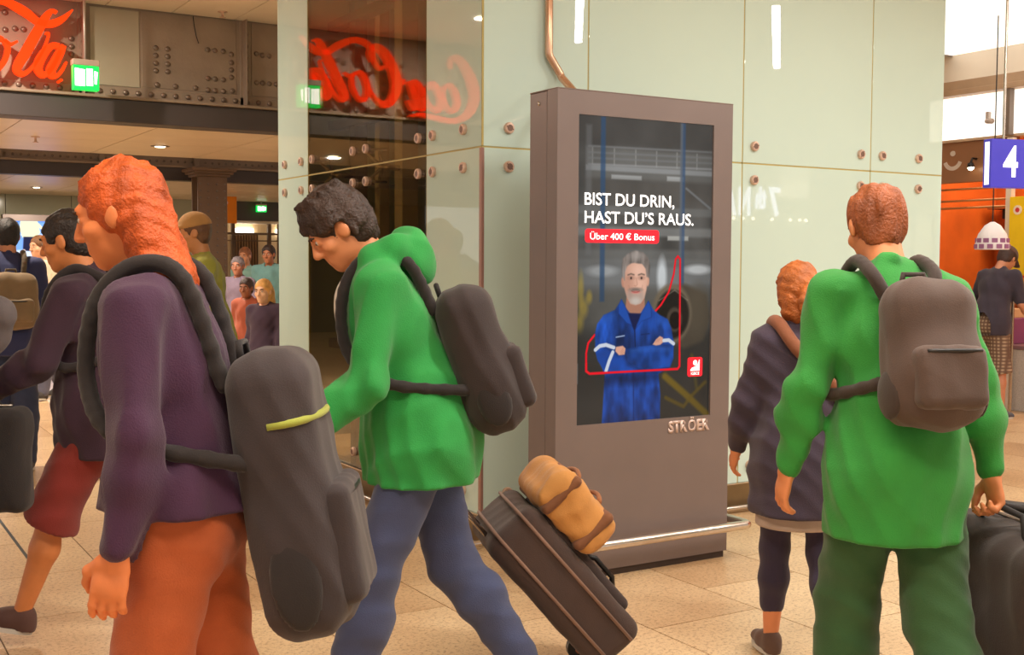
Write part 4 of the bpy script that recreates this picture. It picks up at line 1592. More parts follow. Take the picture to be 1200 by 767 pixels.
for (x, y, z, w_, h_, c, nm, lb) in ((11.9, 8.55, 1.42, .22, .2, (238, 96, 24), 'orange_poster', 'orange price poster above the cash register'), (11.7, 8.25, 1.30, .22, .42, (246, 168, 30), 'amber_poster', 'amber poster beside the orange price poster'), (12.0, 8.25, 1.9, .18, .22, (236, 120, 40), 'small_orange_flyer', 'small orange flyer hanging over the shop counter')):
    t = thing(nm, lb, 'poster', (x, y, z))
    b = NB()
    bm_box(b, (0, -w_ / 2, 0), (.012, w_ / 2, h_), .002)
    p_ = obj('board', b, mat('poster_%d' % c[1], c, .5), t)
    for q in (.3, .5, .7):
        b = NB()
        bm_box(b, (-.003, -w_ * .35, h_ * q - .012), (0, w_ * .35, h_ * q + .012))
        obj('print_band', b, mat('poster_print', (220, 60, 20), .5), p_)
    b = NB()
    bm_tube(b, [(.006, 0, h_), (.006, 0, 2.9 - z if z > 1.8 else h_ + .02)], .004, 6)
    obj('cord', b, M_black, t)
    if z < 1.8:
        b = NB()
        bm_tube(b, [(.02, 0, 0), (.02, 0, -z + .0)], .012, 8)
        obj('stand', b, M_black, t)
for k, z in enumerate((1.05, 1.45, 1.85, 2.25)):
    sh = thing('wall_shelf', ('lowest', 'second lowest', 'second highest', 'topmost')[k] + ' orange-lit wall shelf at the back of the shop', 'shelf', (12.7, 8.3, z))
    b = NB()
    bm_box(b, (0, -1.1, 0), (.3, 1.2, .03), .003)
    obj('board', b, mat('shelf_brown', (150, 84, 40), .5), sh)
    for s_ in (-.9, 1.0):
        b = NB()
        bm_prism(b, [(.05, -.12), (.3, -.12), (.3, 0), (.05, 0)], 'y', s_, s_ + .02)
        obj('shelf_bracket', b, M_black, sh)
    for j in range(9):
        ci = (j * 2 + k * 3 + j // 3) % 6
        c = [(220, 120, 40), (200, 60, 30), (236, 180, 60), (120, 60, 40), (160, 130, 90), (90, 110, 60)][ci]
        cn = ('orange', 'red', 'yellow', 'brown', 'beige', 'olive')[ci]
        b = NB()
        hh = random.uniform(.12, .24)
        rr = random.uniform(.05, .08)
        if j % 2:
            bm_box(b, (-rr, -rr, 0), (rr, rr, hh), .008)
        else:
            bm_lathe(b, [(rr, 0), (rr, hh * .7), (rr * .4, hh * .85), (rr * .4, hh)], 14)
        nm, ct_ = ('goods_carton', 'carton') if j % 2 else ('goods_bottle', 'bottle')
        tag(obj(nm, b, mat('goods_%d_%d' % (c[0], c[1]), c, .4), None, j % 2 == 0, loc=(12.84, 7.4 + .23 * j, z + .03)), 'small %s %s on the %s shop wall shelf' % (cn, ct_, ('lowest', 'second lowest', 'second highest', 'topmost')[k]), ct_, '%s %ss on one shop shelf %d' % (cn, ct_, k))
# hanging lampshade and yellow panel
ls = thing('pendant_lamp', 'white pendant lampshade with purple blocks hanging by the shop', 'lamp', (9.55, 7.08, 1.70))
b = NB()
bm_lathe(b, [(.152, 0), (.154, .045), (.126, .145), (.072, .225), (.018, .26)], 20)
lsh = obj('shade', b, mat('shade_white', (248, 242, 246), .5), ls, 'auto')
for ring, z in enumerate((.03, .085)):
    for k in range(12):
        a = 2 * math.pi * (k + .5 * ring) / 12
        b = NB()
        rr = .155 - (.010 if ring else 0)
        bm_box(b, (-.025, -.004, -.02), (.025, .004, .02))
        bmesh.ops.transform(b, verts=b.verts, matrix=Matrix.Translation((rr * math.cos(a), rr * math.sin(a), z)) @ Matrix.Rotation(a + math.pi / 2, 4, 'Z'))
        obj('purple_block', b, mat('shade_purple', (160, 104, 150), .5), lsh)
b = NB()
bm_tube(b, [(0, 0, .26), (0, 0, 3.87 - 1.70)], .006, 6)
obj('cord', b, M_black, ls)
yb = thing('yellow_banner', 'bright yellow banner with a small pale roundel beside the shop', 'banner', (10.84, 7.58, 1.45))
b = NB()
bm_box(b, (0, -.5, 0), (.03, .26, .82), .004)
obj('panel', b, mat('banner_yellow', (250, 206, 0), .5), yb)
b = NB()
bm_lathe(b, [(.05, 0), (.05, .006)], 18)
bmesh.ops.rotate(b, verts=b.verts, cent=(0, 0, 0), matrix=Matrix.Rotation(R(-90), 3, 'Y'))
rd = obj('roundel', b, mat('roundel_cream', (246, 226, 200), .5), yb, loc=(0, .16, .68))
b = NB()
bm_lathe(b, [(.025, .006), (.025, .008)], 14)
bmesh.ops.rotate(b, verts=b.verts, cent=(0, 0, 0), matrix=Matrix.Rotation(R(-90), 3, 'Y'))
obj('roundel_centre', b, mat('roundel_red', (214, 60, 60), .5), rd)
b = NB()
bm_tube(b, [(.015, -.4, 0), (.015, -.4, -1.45)], .02, 8)
bm_tube(b, [(.015, .2, 0), (.015, .2, -1.45)], .02, 8)
obj('stand', b, M_steel, yb)
# blue platform number sign
pn = thing('platform_sign', 'blue hanging sign box with a white number four', 'sign', (7.34, 5.42, 2.11), -YAW + R(16))
b = NB()
bm_box(b, (-.08, -.04, 0), (.62, .05, .345), .004)
bx_ = obj('sign_box', b, mat('sign_blue', (62, 56, 168), .35, emit=(62, 56, 168), estr=.55), pn)
M_sw = mat('sign_white', (250, 250, 252), .4, emit=(250, 250, 252), estr=.9)
b = NB()
bm_box(b, (-.083, -.018, .02), (-.08, .028, .325))
obj('side_stripe', b, M_sw, bx_)
text_obj('number', '4', M_sw, bx_, .02, .145, .075, .30, -.0415, bold=.02)
for x in (.05, .5):
    b = NB()
    bm_tube(b, [(x, 0, .345), (x, 0, 3.88 - 2.11)], .01, 8)
    obj('hanger_rod', b, M_steel, pn)
cam_s = thing('ceiling_camera', 'small white security camera bracket on the fascia', 'camera', (10.98, 8.25, 3.15))
b = NB()
bm_box(b, (0, -.02, -.06), (.05, .02, .06), .004)
obj('bracket', b, mat('cam_grey', (186, 170, 160), .5), cam_s)
b = NB()
bm_tube(b, [(0, 0, -.03), (-.06, -.05, -.05), (-.10, -.14, -.06)], [.015, .028, .03], 10)
obj('camera_body', b, mat('cam_grey', (186, 170, 160), .5), cam_s, True)

# ------------------------------------------------------------------ shop front across the hall, seen mirrored in the glass
b = NB()
bm_box(b, (9.5, -6.5, 0), (21.5, -6.3, 3.88))
struct(obj('wall_back', b, mat('back_wall_grey', (186, 186, 168), .6, var=.05, scale=1)), 'pale grey shop wall across the hall', 'wall')
ms = thing('shop_lettering', 'pale lilac lit shop lettering on the wall across the hall', 'sign', (16.7, -6.28, 2.5), math.pi)
M_lil = mat('lilac_letters', (226, 228, 248), .5, emit=(214, 218, 255), estr=5.0)
for s_, x0_, x1_, z0_, z1_ in (('7', .0, .27, 0, .58), ('th', .35, .62, .14, .58), ('N', .78, 1.06, 0, .56), ('A', 1.14, 1.45, 0, .56)):
    text_obj('letter', s_, M_lil, ms, x0_, x1_, z0_, z1_, 0, depth=.03, bold=.02, gap=.6)
for k, x in enumerate((15.45, 15.68, 15.95, 16.45, 16.95, 17.2, 17.38)):
    t = thing('bulb_lamp', 'small warm bulb in the row below the lilac shop lettering', 'lamp', (x, -6.2, 2.44), 0, 'bulbs below the lilac lettering')
    b = NB()
    bm_tube(b, [(0, -.1, 0), (0, -.03, 0)], .012, 8)
    obj('stem', b, M_black, t)
    sphere_obj('bulb', (0, 0, 0), .035, M_lamp_em, t, 12)
lp = thing('lit_shop_panel', 'cream lit panel beside the lilac shop lettering', 'light panel', (17.1, -6.28, 2.89))
b = NB()
bm_box(b, (-.38, -.02, 0), (.38, .04, .29), .004)
obj('panel', b, mat('cream_lit', (250, 232, 206), .5, emit=(250, 232, 206), estr=1.1), lp)
b = NB()
bm_box(b, (-.38, -.02, .31), (.38, .04, .6), .004)
obj('panel', b, mat('cream_lit2', (240, 224, 200), .5, emit=(240, 224, 200), estr=.7), lp)
for k, (x0_, x1_, z1_) in enumerate(((18.7, 19.5, 2.6), (20.0, 21.3, 2.6), (13.0, 14.6, 2.3))):
    wn = thing('shop_window', ('narrow lit shop window across the hall', 'wide lit shop window at the end of the far wall', 'broad lit shop window past the letter A of the lilac lettering')[k], 'window', (x0_, -6.28, .4))
    b = NB()
    bm_box(b, (0, -.01, 0), (x1_ - x0_, .01, z1_ - .4))
    obj('pane', b, mat('lit_window_warm', (236, 218, 184), .3, emit=(236, 218, 184), estr=.45), wn)
    for q in (0, (x1_ - x0_) / 2, x1_ - x0_):
        b = NB()
        bm_box(b, (q - .02, -.01, 0), (q + .02, .04, z1_ - .4))
        obj('frame_bar', b, M_dark, wn)
# ------------------------------------------------------------------ people
def rx(a):
    c, s = math.cos(a), math.sin(a)
    return np.array([[1, 0, 0], [0, c, -s], [0, s, c]])


def rz_(a):
    c, s = math.cos(a), math.sin(a)
    return np.array([[c, -s, 0], [s, c, 0], [0, 0, 1]])


def ry(a):
    c, s = math.cos(a), math.sin(a)
    return np.array([[c, 0, s], [0, 1, 0], [-s, 0, c]])


def skeleton(H=1.75, lean=4, upper=4, head=0, head_yaw=0, hipw=.092, shw=.178, twist=0,
             legL=(0, 0, 0), legR=(0, 0, 0), armL=(0, 8, 10, 0), armR=(0, 8, 10, 0), spread=0.0):
    """facing +y, right is +x. leg: thigh forward, knee flex, foot pitch; arm: forward, outward, elbow, turn-in (degrees)"""
    s = H / 1.75
    K = {'s': s}
    up = np.array([0, 0, 1.0])
    K['pelvis'] = np.zeros(3)
    A1 = rx(-R(lean))
    A2 = rz_(R(twist)) @ rx(-R(lean + upper))
    K['A1'], K['A2'] = A1, A2
    K['waist'] = A1 @ np.array([0, 0, .16]) * s
    K['chest'] = K['waist'] + A2 @ np.array([0, 0, .19]) * s
    K['neck'] = K['chest'] + A2 @ np.array([0, -.01, .22]) * s
    AH = A2 @ rz_(R(head_yaw)) @ rx(-R(head))
    K['AH'] = AH
    K['head'] = K['neck'] + A2 @ np.array([0, .015, .048]) * s + AH @ np.array([0, .02, .105]) * s
    lows = []
    for side, leg, arm in ((-1, legL, armL), (1, legR, armR)):
        n = 'L' if side < 0 else 'R'
        hip = np.array([side * hipw, 0, -.01]) * s
        th, kn, ft = [R(v) for v in leg]
        out = side * R(spread)
        d = ry(-out) @ np.array([0, math.sin(th), -math.cos(th)])
        knee = hip + d * .43 * s
        d2 = ry(-out) @ np.array([0, math.sin(th - kn), -math.cos(th - kn)])
        ank = knee + d2 * .43 * s
        fd = np.array([side * .12, math.cos(th - kn + ft) if False else math.cos(ft), math.sin(ft)])
        fd /= np.linalg.norm(fd)
        fu = np.cross(np.cross(fd, up), fd)
        K['hip' + n], K['knee' + n], K['ank' + n], K['fd' + n], K['fu' + n] = hip, knee, ank, fd, fu
        toe = ank + fd * .17 * s - fu * .075 * s
        heel = ank - fd * .06 * s - fu * .075 * s
        lows += [toe[2], heel[2]]
        sh = K['chest'] + A2 @ np.array([side * shw, -.005, .155]) * s
        p, ab, el, tw = [R(v) for v in arm]
        ua = A2 @ (ry(-side * ab) @ np.array([0, math.sin(p), -math.cos(p)]))
        elb = sh + ua * .285 * s
        fa = A2 @ (ry(-side * ab * .5) @ rz_(side * tw) @ np.array([0, math.sin(p + el), -math.cos(p + el)]))
        wr = elb + fa * .255 * s
        K['sh' + n], K['elb' + n], K['wr' + n], K['fa' + n], K['ua' + n] = sh, elb, wr, fa, ua
    dz = -min(lows)
    for k in list(K):
        if isinstance(K[k], np.ndarray) and K[k].shape == (3,) and k[:2] not in ('fd', 'fu', 'fa', 'ua'):
            K[k] = K[k] + np.array([0, 0, dz])
    return K


def torso(F, K, o=0.0, k=.05, low=True):
    s = K['s']
    A1, A2 = K['A1'].T, K['A2'].T
    g = lambda *v: np.array(v) * s + o
    if low:
        F.ell(K['pelvis'] + K['A1'] @ np.array([0, -.012, .0]) * s, g(.158, .115, .125), A1, k)
    F.ell(K['waist'] + K['A1'] @ np.array([0, -.002, -.02]) * s, g(.138, .102, .15), A1, k)
    F.ell(K['chest'] + K['A2'] @ np.array([0, 0, .02]) * s, g(.162, .118, .175), A2, k)
    F.cone(K['shL'] * .86 + K['shR'] * .14, K['shR'] * .86 + K['shL'] * .14, .056 * s + o * .7, .056 * s + o * .7, k)
    F.cone(K['neck'] - K['A2'] @ np.array([0, .0, .06]) * s, K['neck'] + K['A2'] @ np.array([0, .005, .0]) * s, .074 * s + o * .5, .056 * s + o * .4, k)


def arm(F, K, n, o=0.0, to=1.0, k=.03, o2=None):
    """to: 0..1 upper arm, 1..2 forearm"""
    s = K['s']
    o2 = o if o2 is None else o2
    sh, el, wr = K['sh' + n], K['elb' + n], K['wr' + n]
    t = min(to, 1)
    F.cone(sh, sh + (el - sh) * t, .052 * s + o, (.052 - .012 * t) * s + o, k)
    if to > 1:
        t = to - 1
        m_ = el + (wr - el) * min(t, .35)
        F.cone(el, m_, .041 * s + o, .042 * s + o, k)
        if t > .35:
            F.cone(m_, el + (wr - el) * t, .042 * s + o, .029 * s + o2, k)


def leg(F, K, n, o=0.0, to=2.0, k=.03, wide=0.0):
    s = K['s']
    hp, kn, an = K['hip' + n], K['knee' + n], K['ank' + n]
    t = min(to, 1)
    F.cone(hp, hp + (kn - hp) * t, .088 * s + o, (.088 - .031 * t) * s + o + wide * t, k)
    if to > 1:
        t = to - 1
        back = np.cross((an - kn) / np.linalg.norm(an - kn), np.array([1, 0, 0]))
        m_ = kn + (an - kn) * min(t, .33) + back * .012 * s
        F.cone(kn, m_, .057 * s + o + wide, .058 * s + o + wide, k)
        if t > .33:
            F.cone(m_, kn + (an - kn) * t, .058 * s + o + wide, (.058 - .022 * (t - .33) / .67) * s + o + wide, k)


def head_field(K, res, jaw=1.0):
    s = K['s']
    A = K['AH']
    c = K['head']
    hs = s ** .5
    P = lambda x, y, z: c + A @ np.array([x, y, z]) * hs
    F = Field(c - .2 * hs, c + .2 * hs, res)
    At = A.T
    F.ell(P(0, -.012, .028), np.array([.074, .094, .088]) * hs, At, .02)
    F.ell(P(0, .022, -.042), np.array([.056 * jaw, .070, .074]) * hs, At, .03)
    F.ell(P(0, .064, -.094), np.array([.022, .018, .018]) * hs, At, .03)
    F.cone(P(-.034, .076, .030), P(.034, .076, .030), .013 * hs, .013 * hs, .015)
    for sd in (-1, 1):
        F.ell(P(sd * .032, .094, .010), np.array([.018, .014, .013]) * hs, At, .012, 'cut')
        F.ell(P(sd * .046, .058, -.022), np.array([.018, .022, .018]) * hs, At, .02)
        F.ell(P(sd * .0315, .074, .008), np.array([.014, .014, .013]) * hs, At, .004)
        F.ell(P(sd * .076, -.004, -.004), np.array([.010, .021, .032]) * hs, (A @ rz_(sd * .35)).T, .006)
        F.ell(P(sd * .012, .096, -.030), np.array([.009, .011, .008]) * hs, At, .006)
    F.cone(P(0, .086, .022), P(0, .108, -.024), .008 * hs, .012 * hs, .012)
    F.cone(P(-.020, .082, -.056), P(.020, .082, -.056), .006 * hs, .006 * hs, .008)
    F.cone(P(-.017, .082, -.066), P(.017, .082, -.066), .007 * hs, .007 * hs, .008)
    F.cone(P(0, -.030, -.06), K['neck'] + (K['neck'] - c) * .35, .052 * s, .060 * s, .03)
    return F


def hand_field(K, n, res, curl=35, grip=False):
    s = K['s'] * .98
    d = K['fa' + n]
    sd = -1 if n == 'L' else 1
    # palm faces the thigh, thumb to the front
    palm = np.cross(d, np.array([0, 1.0, 0])) * 0 + K['A2'] @ np.array([-sd, 0, 0])
    palm = palm - d * (palm @ d)
    palm /= np.linalg.norm(palm)
    th = np.cross(d, palm) * sd
    if (K['A2'] @ np.array([0, 1, 0])) @ th < 0:
        th = -th
    w0 = K['wr' + n]
    ctr = w0 + d * .09 * s
    F = Field(ctr - .16 * s, ctr + .16 * s, res)
    A = np.stack([d, th, palm])
    F.cone(w0 - d * .05 * s, w0 + d * .01 * s, .029 * s, .026 * s, .02)
    F.ell(w0 + d * .045 * s, np.array([.052, .040, .017]) * s, A, .02)
    F.ell(w0 + d * .075 * s, np.array([.028, .041, .014]) * s, A, .015)
    cl = R(80 if grip else curl)
    for i, (off, ln) in enumerate(((-.031, .058), (-.0105, .072), (.0105, .078), (.031, .070))):
        b0 = w0 + d * .088 * s + th * off * s
        p = [b0]
        ang = 0
        for q, fr in enumerate((.46, .30, .24)):
            ang += cl * (.55 + .25 * (q == 1)) * (1 + .12 * (1.5 - i))
            dr = d * math.cos(ang) + palm * math.sin(ang) + th * off * 1.2 * (0 if grip else 1)
            p.append(p[-1] + dr * ln * fr * s * 1.05)
        F.chain(p, [.0098 * s, .0092 * s, .0085 * s, .0072 * s], .006)
    t0 = w0 + d * .025 * s + th * .028 * s
    t1 = t0 + (d * .6 + th * .65 + palm * .35) * .042 * s
    t2 = t1 + (d * .85 + th * .1 + palm * .45) * .034 * s
    t3 = t2 + (d * .85 - th * .2 + palm * .55) * .024 * s
    F.chain([t0, t1, t2, t3], [.016 * s, .0125 * s, .0105 * s, .0085 * s], .01)
    return F


def bounds(K, pad=.3):
    P = np.array([v for v in K.values() if isinstance(v, np.ndarray) and v.shape == (3,) and np.abs(v).max() < 3])
    P = np.array([K[k] for k in K if k[:4] in ('pelv', 'wais', 'ches', 'neck', 'head') or k[:3] in ('hip', 'kne', 'ank', 'elb') or k[:2] in ('sh', 'wr')])
    return P.min(0) - pad, P.max(0) + pad


SKIN = {}


def skin(rgb):
    return mat('skin_%d_%d_%d' % rgb, rgb, .5, var=.05, scale=18, bump=.04, bscale=220)


def cloth(rgb, b=.25):
    return mat('cloth_%d_%d_%d' % rgb, rgb, .85, var=.10, scale=9, bump=b, bscale=260, sheen=.15)


def person(label, pos, phi, K, look, res=.011, detail=True, group=None):
    """look: skin, hair(rgb, style), top(rgb, hem, sleeve, loose, hood), legs(rgb, kind), shoe"""
    t = thing('person', label, 'person', (pos[0], pos[1], 0), R(phi) - YAW, group)
    s = K['s']
    lo, hi = bounds(K, .16)
    lo[2] = -.01
    # body: one continuous figure, with finer head and hands merged into the same mesh
    F = Field(lo, hi, res)
    torso(F, K, -.004)
    for n in 'LR':
        arm(F, K, n, -.003, 1.98)
        leg(F, K, n, -.003, 2.0)
        an, fd, fu = K['ank' + n], K['fd' + n], K['fu' + n]
        F.cone(an - fd * .02 * s - fu * .035 * s, an + fd * .14 * s - fu * .055 * s, .034 * s, .022 * s, .03)
    hr = .0065 if detail else .0095
    parts = [F.mesh(), head_field(K, hr).mesh()]
    grip = look.get('grip', '')
    for n in 'LR':
        parts.append(hand_field(K, n, .0048 if detail else .010, look.get('curl', 32), n in grip).mesh())
    body = link('body', np_mesh('body', parts), skin(look['skin']), t)
    A, c, hs = K['AH'], K['head'], s ** .5
    HP = lambda x, y, z: c + A @ np.array([x, y, z]) * hs
    if True:
        for sd in (-1, 1):
            e = sphere_obj('eye', HP(sd * .0315, .0772, .009), .0112 * hs, mat('eye_white', (204, 186, 172), .2), body, 12)
            sphere_obj('iris', HP(sd * .0315, .0850, .008), .0052 * hs, mat('iris_dark', (46, 32, 24), .2), e, 10)
            b = NB()
            bm_tube(b, [HP(sd * .017, .091, .027), HP(sd * .032, .0915, .032), HP(sd * .047, .083, .028)], [.0035, .0045, .0025], 6)
            obj('eyebrow', b, mat('brow', (58, 40, 30), .8), body, True)
    # hair
    hrgb, style = look['hair']
    mh = mat('hair_%d_%d_%d' % hrgb, hrgb, .55, var=.35, scale=14, bump=.6, bscale=120)
    Fh = Field(c - .32 * hs, c + .24 * hs, .0075 if detail else .011)
    Fh.ell(HP(0, -.018, .036), np.array([.086, .104, .096]) * hs, A.T, .02)
    if style == 'bushy':
        Fh.ell(HP(0, -.012, .060), np.array([.092, .108, .088]) * hs, A.T, .03)
        Fh.ell(HP(0, -.065, .0), np.array([.084, .06, .095]) * hs, A.T, .03)
        for q in range(16):
            an_ = q * 2.4
            rr_ = .035 + .05 * ((q * 7) % 5) / 5
            bx_, by_ = rr_ * math.cos(an_), rr_ * math.sin(an_) - .01
            Fh.cone(HP(bx_, by_, .105), HP(bx_ * 1.3, by_ * 1.25 + .010, .148 - .25 * rr_), .022 * hs, .006, .02)
        for sd in (-1, 1):
            for q in (-.05, -.02, .012):
                Fh.cone(HP(sd * .078, q, .03), HP(sd * .083, q - .012, -.045 + .8 * abs(q + .02)), .018, .008, .015)
    if style in ('long', 'tail'):
        Fh.ell(HP(0, -.05, -.05), np.array([.088, .065, .11]) * hs, A.T, .04)
        if style == 'long':
            Fh.chain([HP(0, -.06, -.06), HP(0, -.075, -.17), HP(0, -.07, -.25)], [.085 * hs, .08 * hs, .045 * hs], .04, (A @ np.array([0, 1, 0]), .6))
        else:
            Fh.chain([HP(0, -.11, .01), HP(0, -.15, -.06), HP(0, -.13, -.16)], [.035, .034, .015], .02)
    if style in ('short', 'cap', 'bushy'):
        Fh.ell(HP(0, -.050, -.015), np.array([.073, .056, .082]) * hs, A.T, .03)
    Fh.folds(.0050 if detail else .003, (95, 80, 55), seed=len(label) % 7)
    # open the face, the ears and the nape
    up_ = .012 if style == 'bushy' else 0.0
    Fh.ell(HP(0, .098, -.052 - up_), np.array([.080, .072, .118]) * hs, A.T, .008, 'cut')
    Fh.ell(HP(0, .075, -.10), np.array([.10, .085, .085]) * hs, A.T, .008, 'cut')
    if style in ('short', 'bushy', 'cap'):
        for sd in (-1, 1):
            Fh.ell(HP(sd * .088, .004, -.016), np.array([.03, .026, .042]) * hs, A.T, .006, 'cut')
        Fh.clip(HP(0, 0, -.085 if style == 'bushy' else -.078), A @ np.array([0, .30, -1]))
    field_obj('hair', Fh, mh, t)
    if style == 'cap':
        Fc = Field(c - .25 * hs, c + .28 * hs, .009)
        Fc.ell(HP(0, -.015, .045), np.array([.092, .110, .095]) * hs, A.T, .02)
        Fc.clip(HP(0, 0, .038), A @ np.array([0, -.12, -1]))
        Fc.cone(HP(0, .07, .045), HP(0, .15, .035), .065, .05, .01, (A @ np.array([0, 0, 1]), .12))
        field_obj('cap', Fc, cloth(look['cap']), t)
    # trousers
    lrgb, kind = look['legs']
    lmat = look.get('leg_mat') or cloth(lrgb)
    o_, to, wide, fold = {'jeans': (.016, 1.97, .010, .004), 'trousers': (.018, 1.97, .016, .005), 'shorts': (.020, 1.10, .026, .004), 'short_shorts': (.018, .80, .03, .004), 'leggings': (.006, 1.62, 0, .001), 'tights': (.005, 1.9, 0, .001)}[kind]
    llo = np.minimum.reduce([K['ankL'], K['ankR'], K['kneeL'], K['kneeR'], K['pelvis']]) - .2
    lhi = np.maximum.reduce([K['ankL'], K['ankR'], K['kneeL'], K['kneeR'], K['pelvis']]) + .22
    llo[0] -= .12
    lhi[0] += .12
    Fl = Field(llo, lhi, res)
    for n in 'LR':
        leg(Fl, K, n, o_, to, .03, wide)
    Fl.ell(K['pelvis'] + K['A1'] @ np.array([0, -.012, .0]) * s, np.array([.158, .115, .135]) * s + o_, K['A1'].T, .04)
    Fl.folds(fold, (26, 26, 22), 2)
    if to < 2:
        for n in 'LR':
            if to <= 1.2:
                hp, kn, an = K['hip' + n], K['knee' + n], K['ank' + n]
                e_ = hp + (kn - hp) * min(to, 1) + (an - kn) * max(0, to - 1)
                # hems are cut square to the thigh, each on its own side
                ax_ = (kn - hp) / np.linalg.norm(kn - hp)
                sl, P = Fl.sub(e_ - .16, e_ + .16)
                if sl:
                    ee = (P - e_) @ ax_
                    near = np.linalg.norm((P - e_) - ee[..., None] * ax_, axis=-1) < .13
                    Fl.d[sl] = np.where(near, np.maximum(Fl.d[sl], ee.astype(np.float32) - .0), Fl.d[sl])
    field_obj({'jeans': 'jeans', 'trousers': 'trousers', 'shorts': 'shorts', 'short_shorts': 'shorts', 'leggings': 'leggings', 'tights': 'tights'}[kind], Fl, lmat, t)
    # upper garment
    T = look['top']
    o_ = T.get('loose', .018)
    hem = T.get('hem', .12)          # how far below the hip joint the garment ends
    Ft = Field(lo, hi, res)
    torso(Ft, K, o_, .05, False)
    dn = K['A1'] @ np.array([0, 0, -1.0])
    hc = K['pelvis'] + np.array([0, 0, -1.0]) * (hem + .12) * s
    Ft.chain([K['waist'], K['pelvis'] + dn * .0, hc], [.142 * s + o_, .166 * s + o_ + .008, (.172 + T.get('flare', 0)) * s + o_ + .008], .06, (K['A1'] @ np.array([0, 1, 0]), .90))
    for n in 'LR':
        sl_ = T.get('sleeve', 1.92)
        if sl_:
            arm(Ft, K, n, o_ * .62, sl_, .035, .012 if sl_ > 1.5 else None)
    if T.get('hood'):
        nk = K['neck']
        for sd in (-1, 1):
            Ft.chain([nk + K['A2'] @ np.array([sd * .06, .065, -.025]) * s, nk + K['A2'] @ np.array([sd * .098, .0, .02]) * s, nk + K['A2'] @ np.array([sd * .07, -.085, .03]) * s, nk + K['A2'] @ np.array([0, -.12, .02]) * s], [.022, .034, .05, .058], .03)
        Ft.ell(nk + K['A2'] @ np.array([0, -.13, -.03]) * s, (.11, .055, .09), K['A2'].T, .03)
    elif T.get('collar'):
        nk = K['neck']
        for sd in (-1, 1):
            Ft.chain([nk + K['A2'] @ np.array([sd * .02, .075, -.035]) * s, nk + K['A2'] @ np.array([sd * .068, .02, .012]) * s, nk + K['A2'] @ np.array([0, -.055, .03]) * s], [.013, .015, .016], .012)
    Ft.folds(T.get('fold', .006), (24, 24, 18), 1 + len(label) % 5)
    if not T.get('hood'):
        Ft.ell(K['head'] + K['AH'] @ np.array([0, .02, -.03]), np.array([.085, .10, .11]) * hs, A.T, .0, 'cut')
        Ft.cone(K['neck'] + K['A2'] @ np.array([0, .012, -.035]) * s, K['head'], .058 * s, .06 * s, .0, None, 'cut')
    else:
        Ft.cone(K['neck'] + K['A2'] @ np.array([0, .03, -.03]) * s, K['head'] + K['A2'] @ np.array([0, .05, 0]), .06 * s, .085 * s, .01, None, 'cut')
    hp_ = K['pelvis'] + np.array([0, 0, -1.0]) * hem * s
    # keep hanging sleeves: cut the hem only around the trunk
    sl, P = Ft.sub(np.array([-.27 * s, lo[1], lo[2]]), np.array([.27 * s, hi[1], hp_[2] + .02]))
    if sl:
        dist = np.full(P.shape[:-1], 9.0, np.float32)
        for n in 'LR':
            for a_, b_ in ((K['sh' + n], K['elb' + n]), (K['elb' + n], K['wr' + n])):
                ba = b_ - a_
                h_ = np.clip(((P - a_) @ ba) / (ba @ ba), 0, 1)
                dist = np.minimum(dist, np.linalg.norm(P - a_ - h_[..., None] * ba, axis=-1))
        keep = dist < .060 if T.get('sleeve', 1.92) > 1 else np.zeros_like(dist, bool)
        e_ = (hp_[2] - P[..., 2]).astype(np.float32)
        Ft.d[sl] = np.where(keep, Ft.d[sl], np.maximum(Ft.d[sl], e_))
    garment = field_obj(T.get('name', 'jacket'), Ft, cloth(T['rgb']), t)
    if T.get('under'):
        # shirt front showing between the jacket edges
        Fu = Field(lo, hi, res)
        y_ = K['A2'] @ np.array([0, 1, 0])
        Fu.ell(K['chest'] + y_ * (.05 + o_) * s + K['A2'] @ np.array([0, 0, .06]), np.array([.055, .085, .16]) * s, K['A2'].T, .02)
        Fu.ell(K['waist'] + y_ * (.045 + o_) * s, np.array([.05, .075, .20]) * s, K['A1'].T, .03)
        field_obj('shirt', Fu, cloth(T['under']), t)
    if T.get('hem_shirt'):
        Fq = Field(lo, hi, res)
        q0 = K['pelvis'] + np.array([0, 0, -1.0]) * (hem - .06) * s
        q1 = K['pelvis'] + np.array([0, 0, -1.0]) * (hem + .06) * s
        Fq.cone(q0, q1, .158 * s + o_, .165 * s + o_, .02, (np.array([0, 1, 0]), .86))
        Fq.clip(q1, (0, 0, -1))
        field_obj('shirt_hem', Fq, cloth(T['hem_shirt']), t)
    # shoes
    for n in 'LR':
        an, fd, fu = K['ank' + n], K['fd' + n], K['fu' + n]
        sd = np.cross(fd, fu)
        Fs = Field(an - .26 * s, an + .26 * s, .0075 if detail else .012)
        Fs.chain([an - fd * .015 * s - fu * .0 * s, an + fd * .05 * s - fu * .03 * s, an + fd * .145 * s - fu * .05 * s], [.043 * s, .042 * s, .034 * s], .03)
        Fs.ell(an - fd * .025 * s - fu * .045 * s, np.array([.045, .038, .045]) * s, np.stack([fd, sd, fu]), .03)
        Fs.clip(an - fu * .062 * s, -fu)
        so = field_obj('shoe', Fs, cloth(look['shoe'], .1), t)
        b = NB()
        pts = []
        for q in range(20):
            a_ = 2 * math.pi * q / 20
            xx = .115 * math.cos(a_) + .055
            yy_ = .046 * math.sin(a_) * (1 + .12 * math.cos(a_))
            pts.append(an + fd * xx * s + sd * yy_ * s - fu * .075 * s)
        va = [b.verts.new(p) for p in pts]
        vb = [b.verts.new(p + fu * .02 * s) for p in pts]
        for q in range(20):
            b.faces.new((va[q], va[(q + 1) % 20], vb[(q + 1) % 20], vb[q]))
        b.faces.new(va)
        b.faces.new(vb)
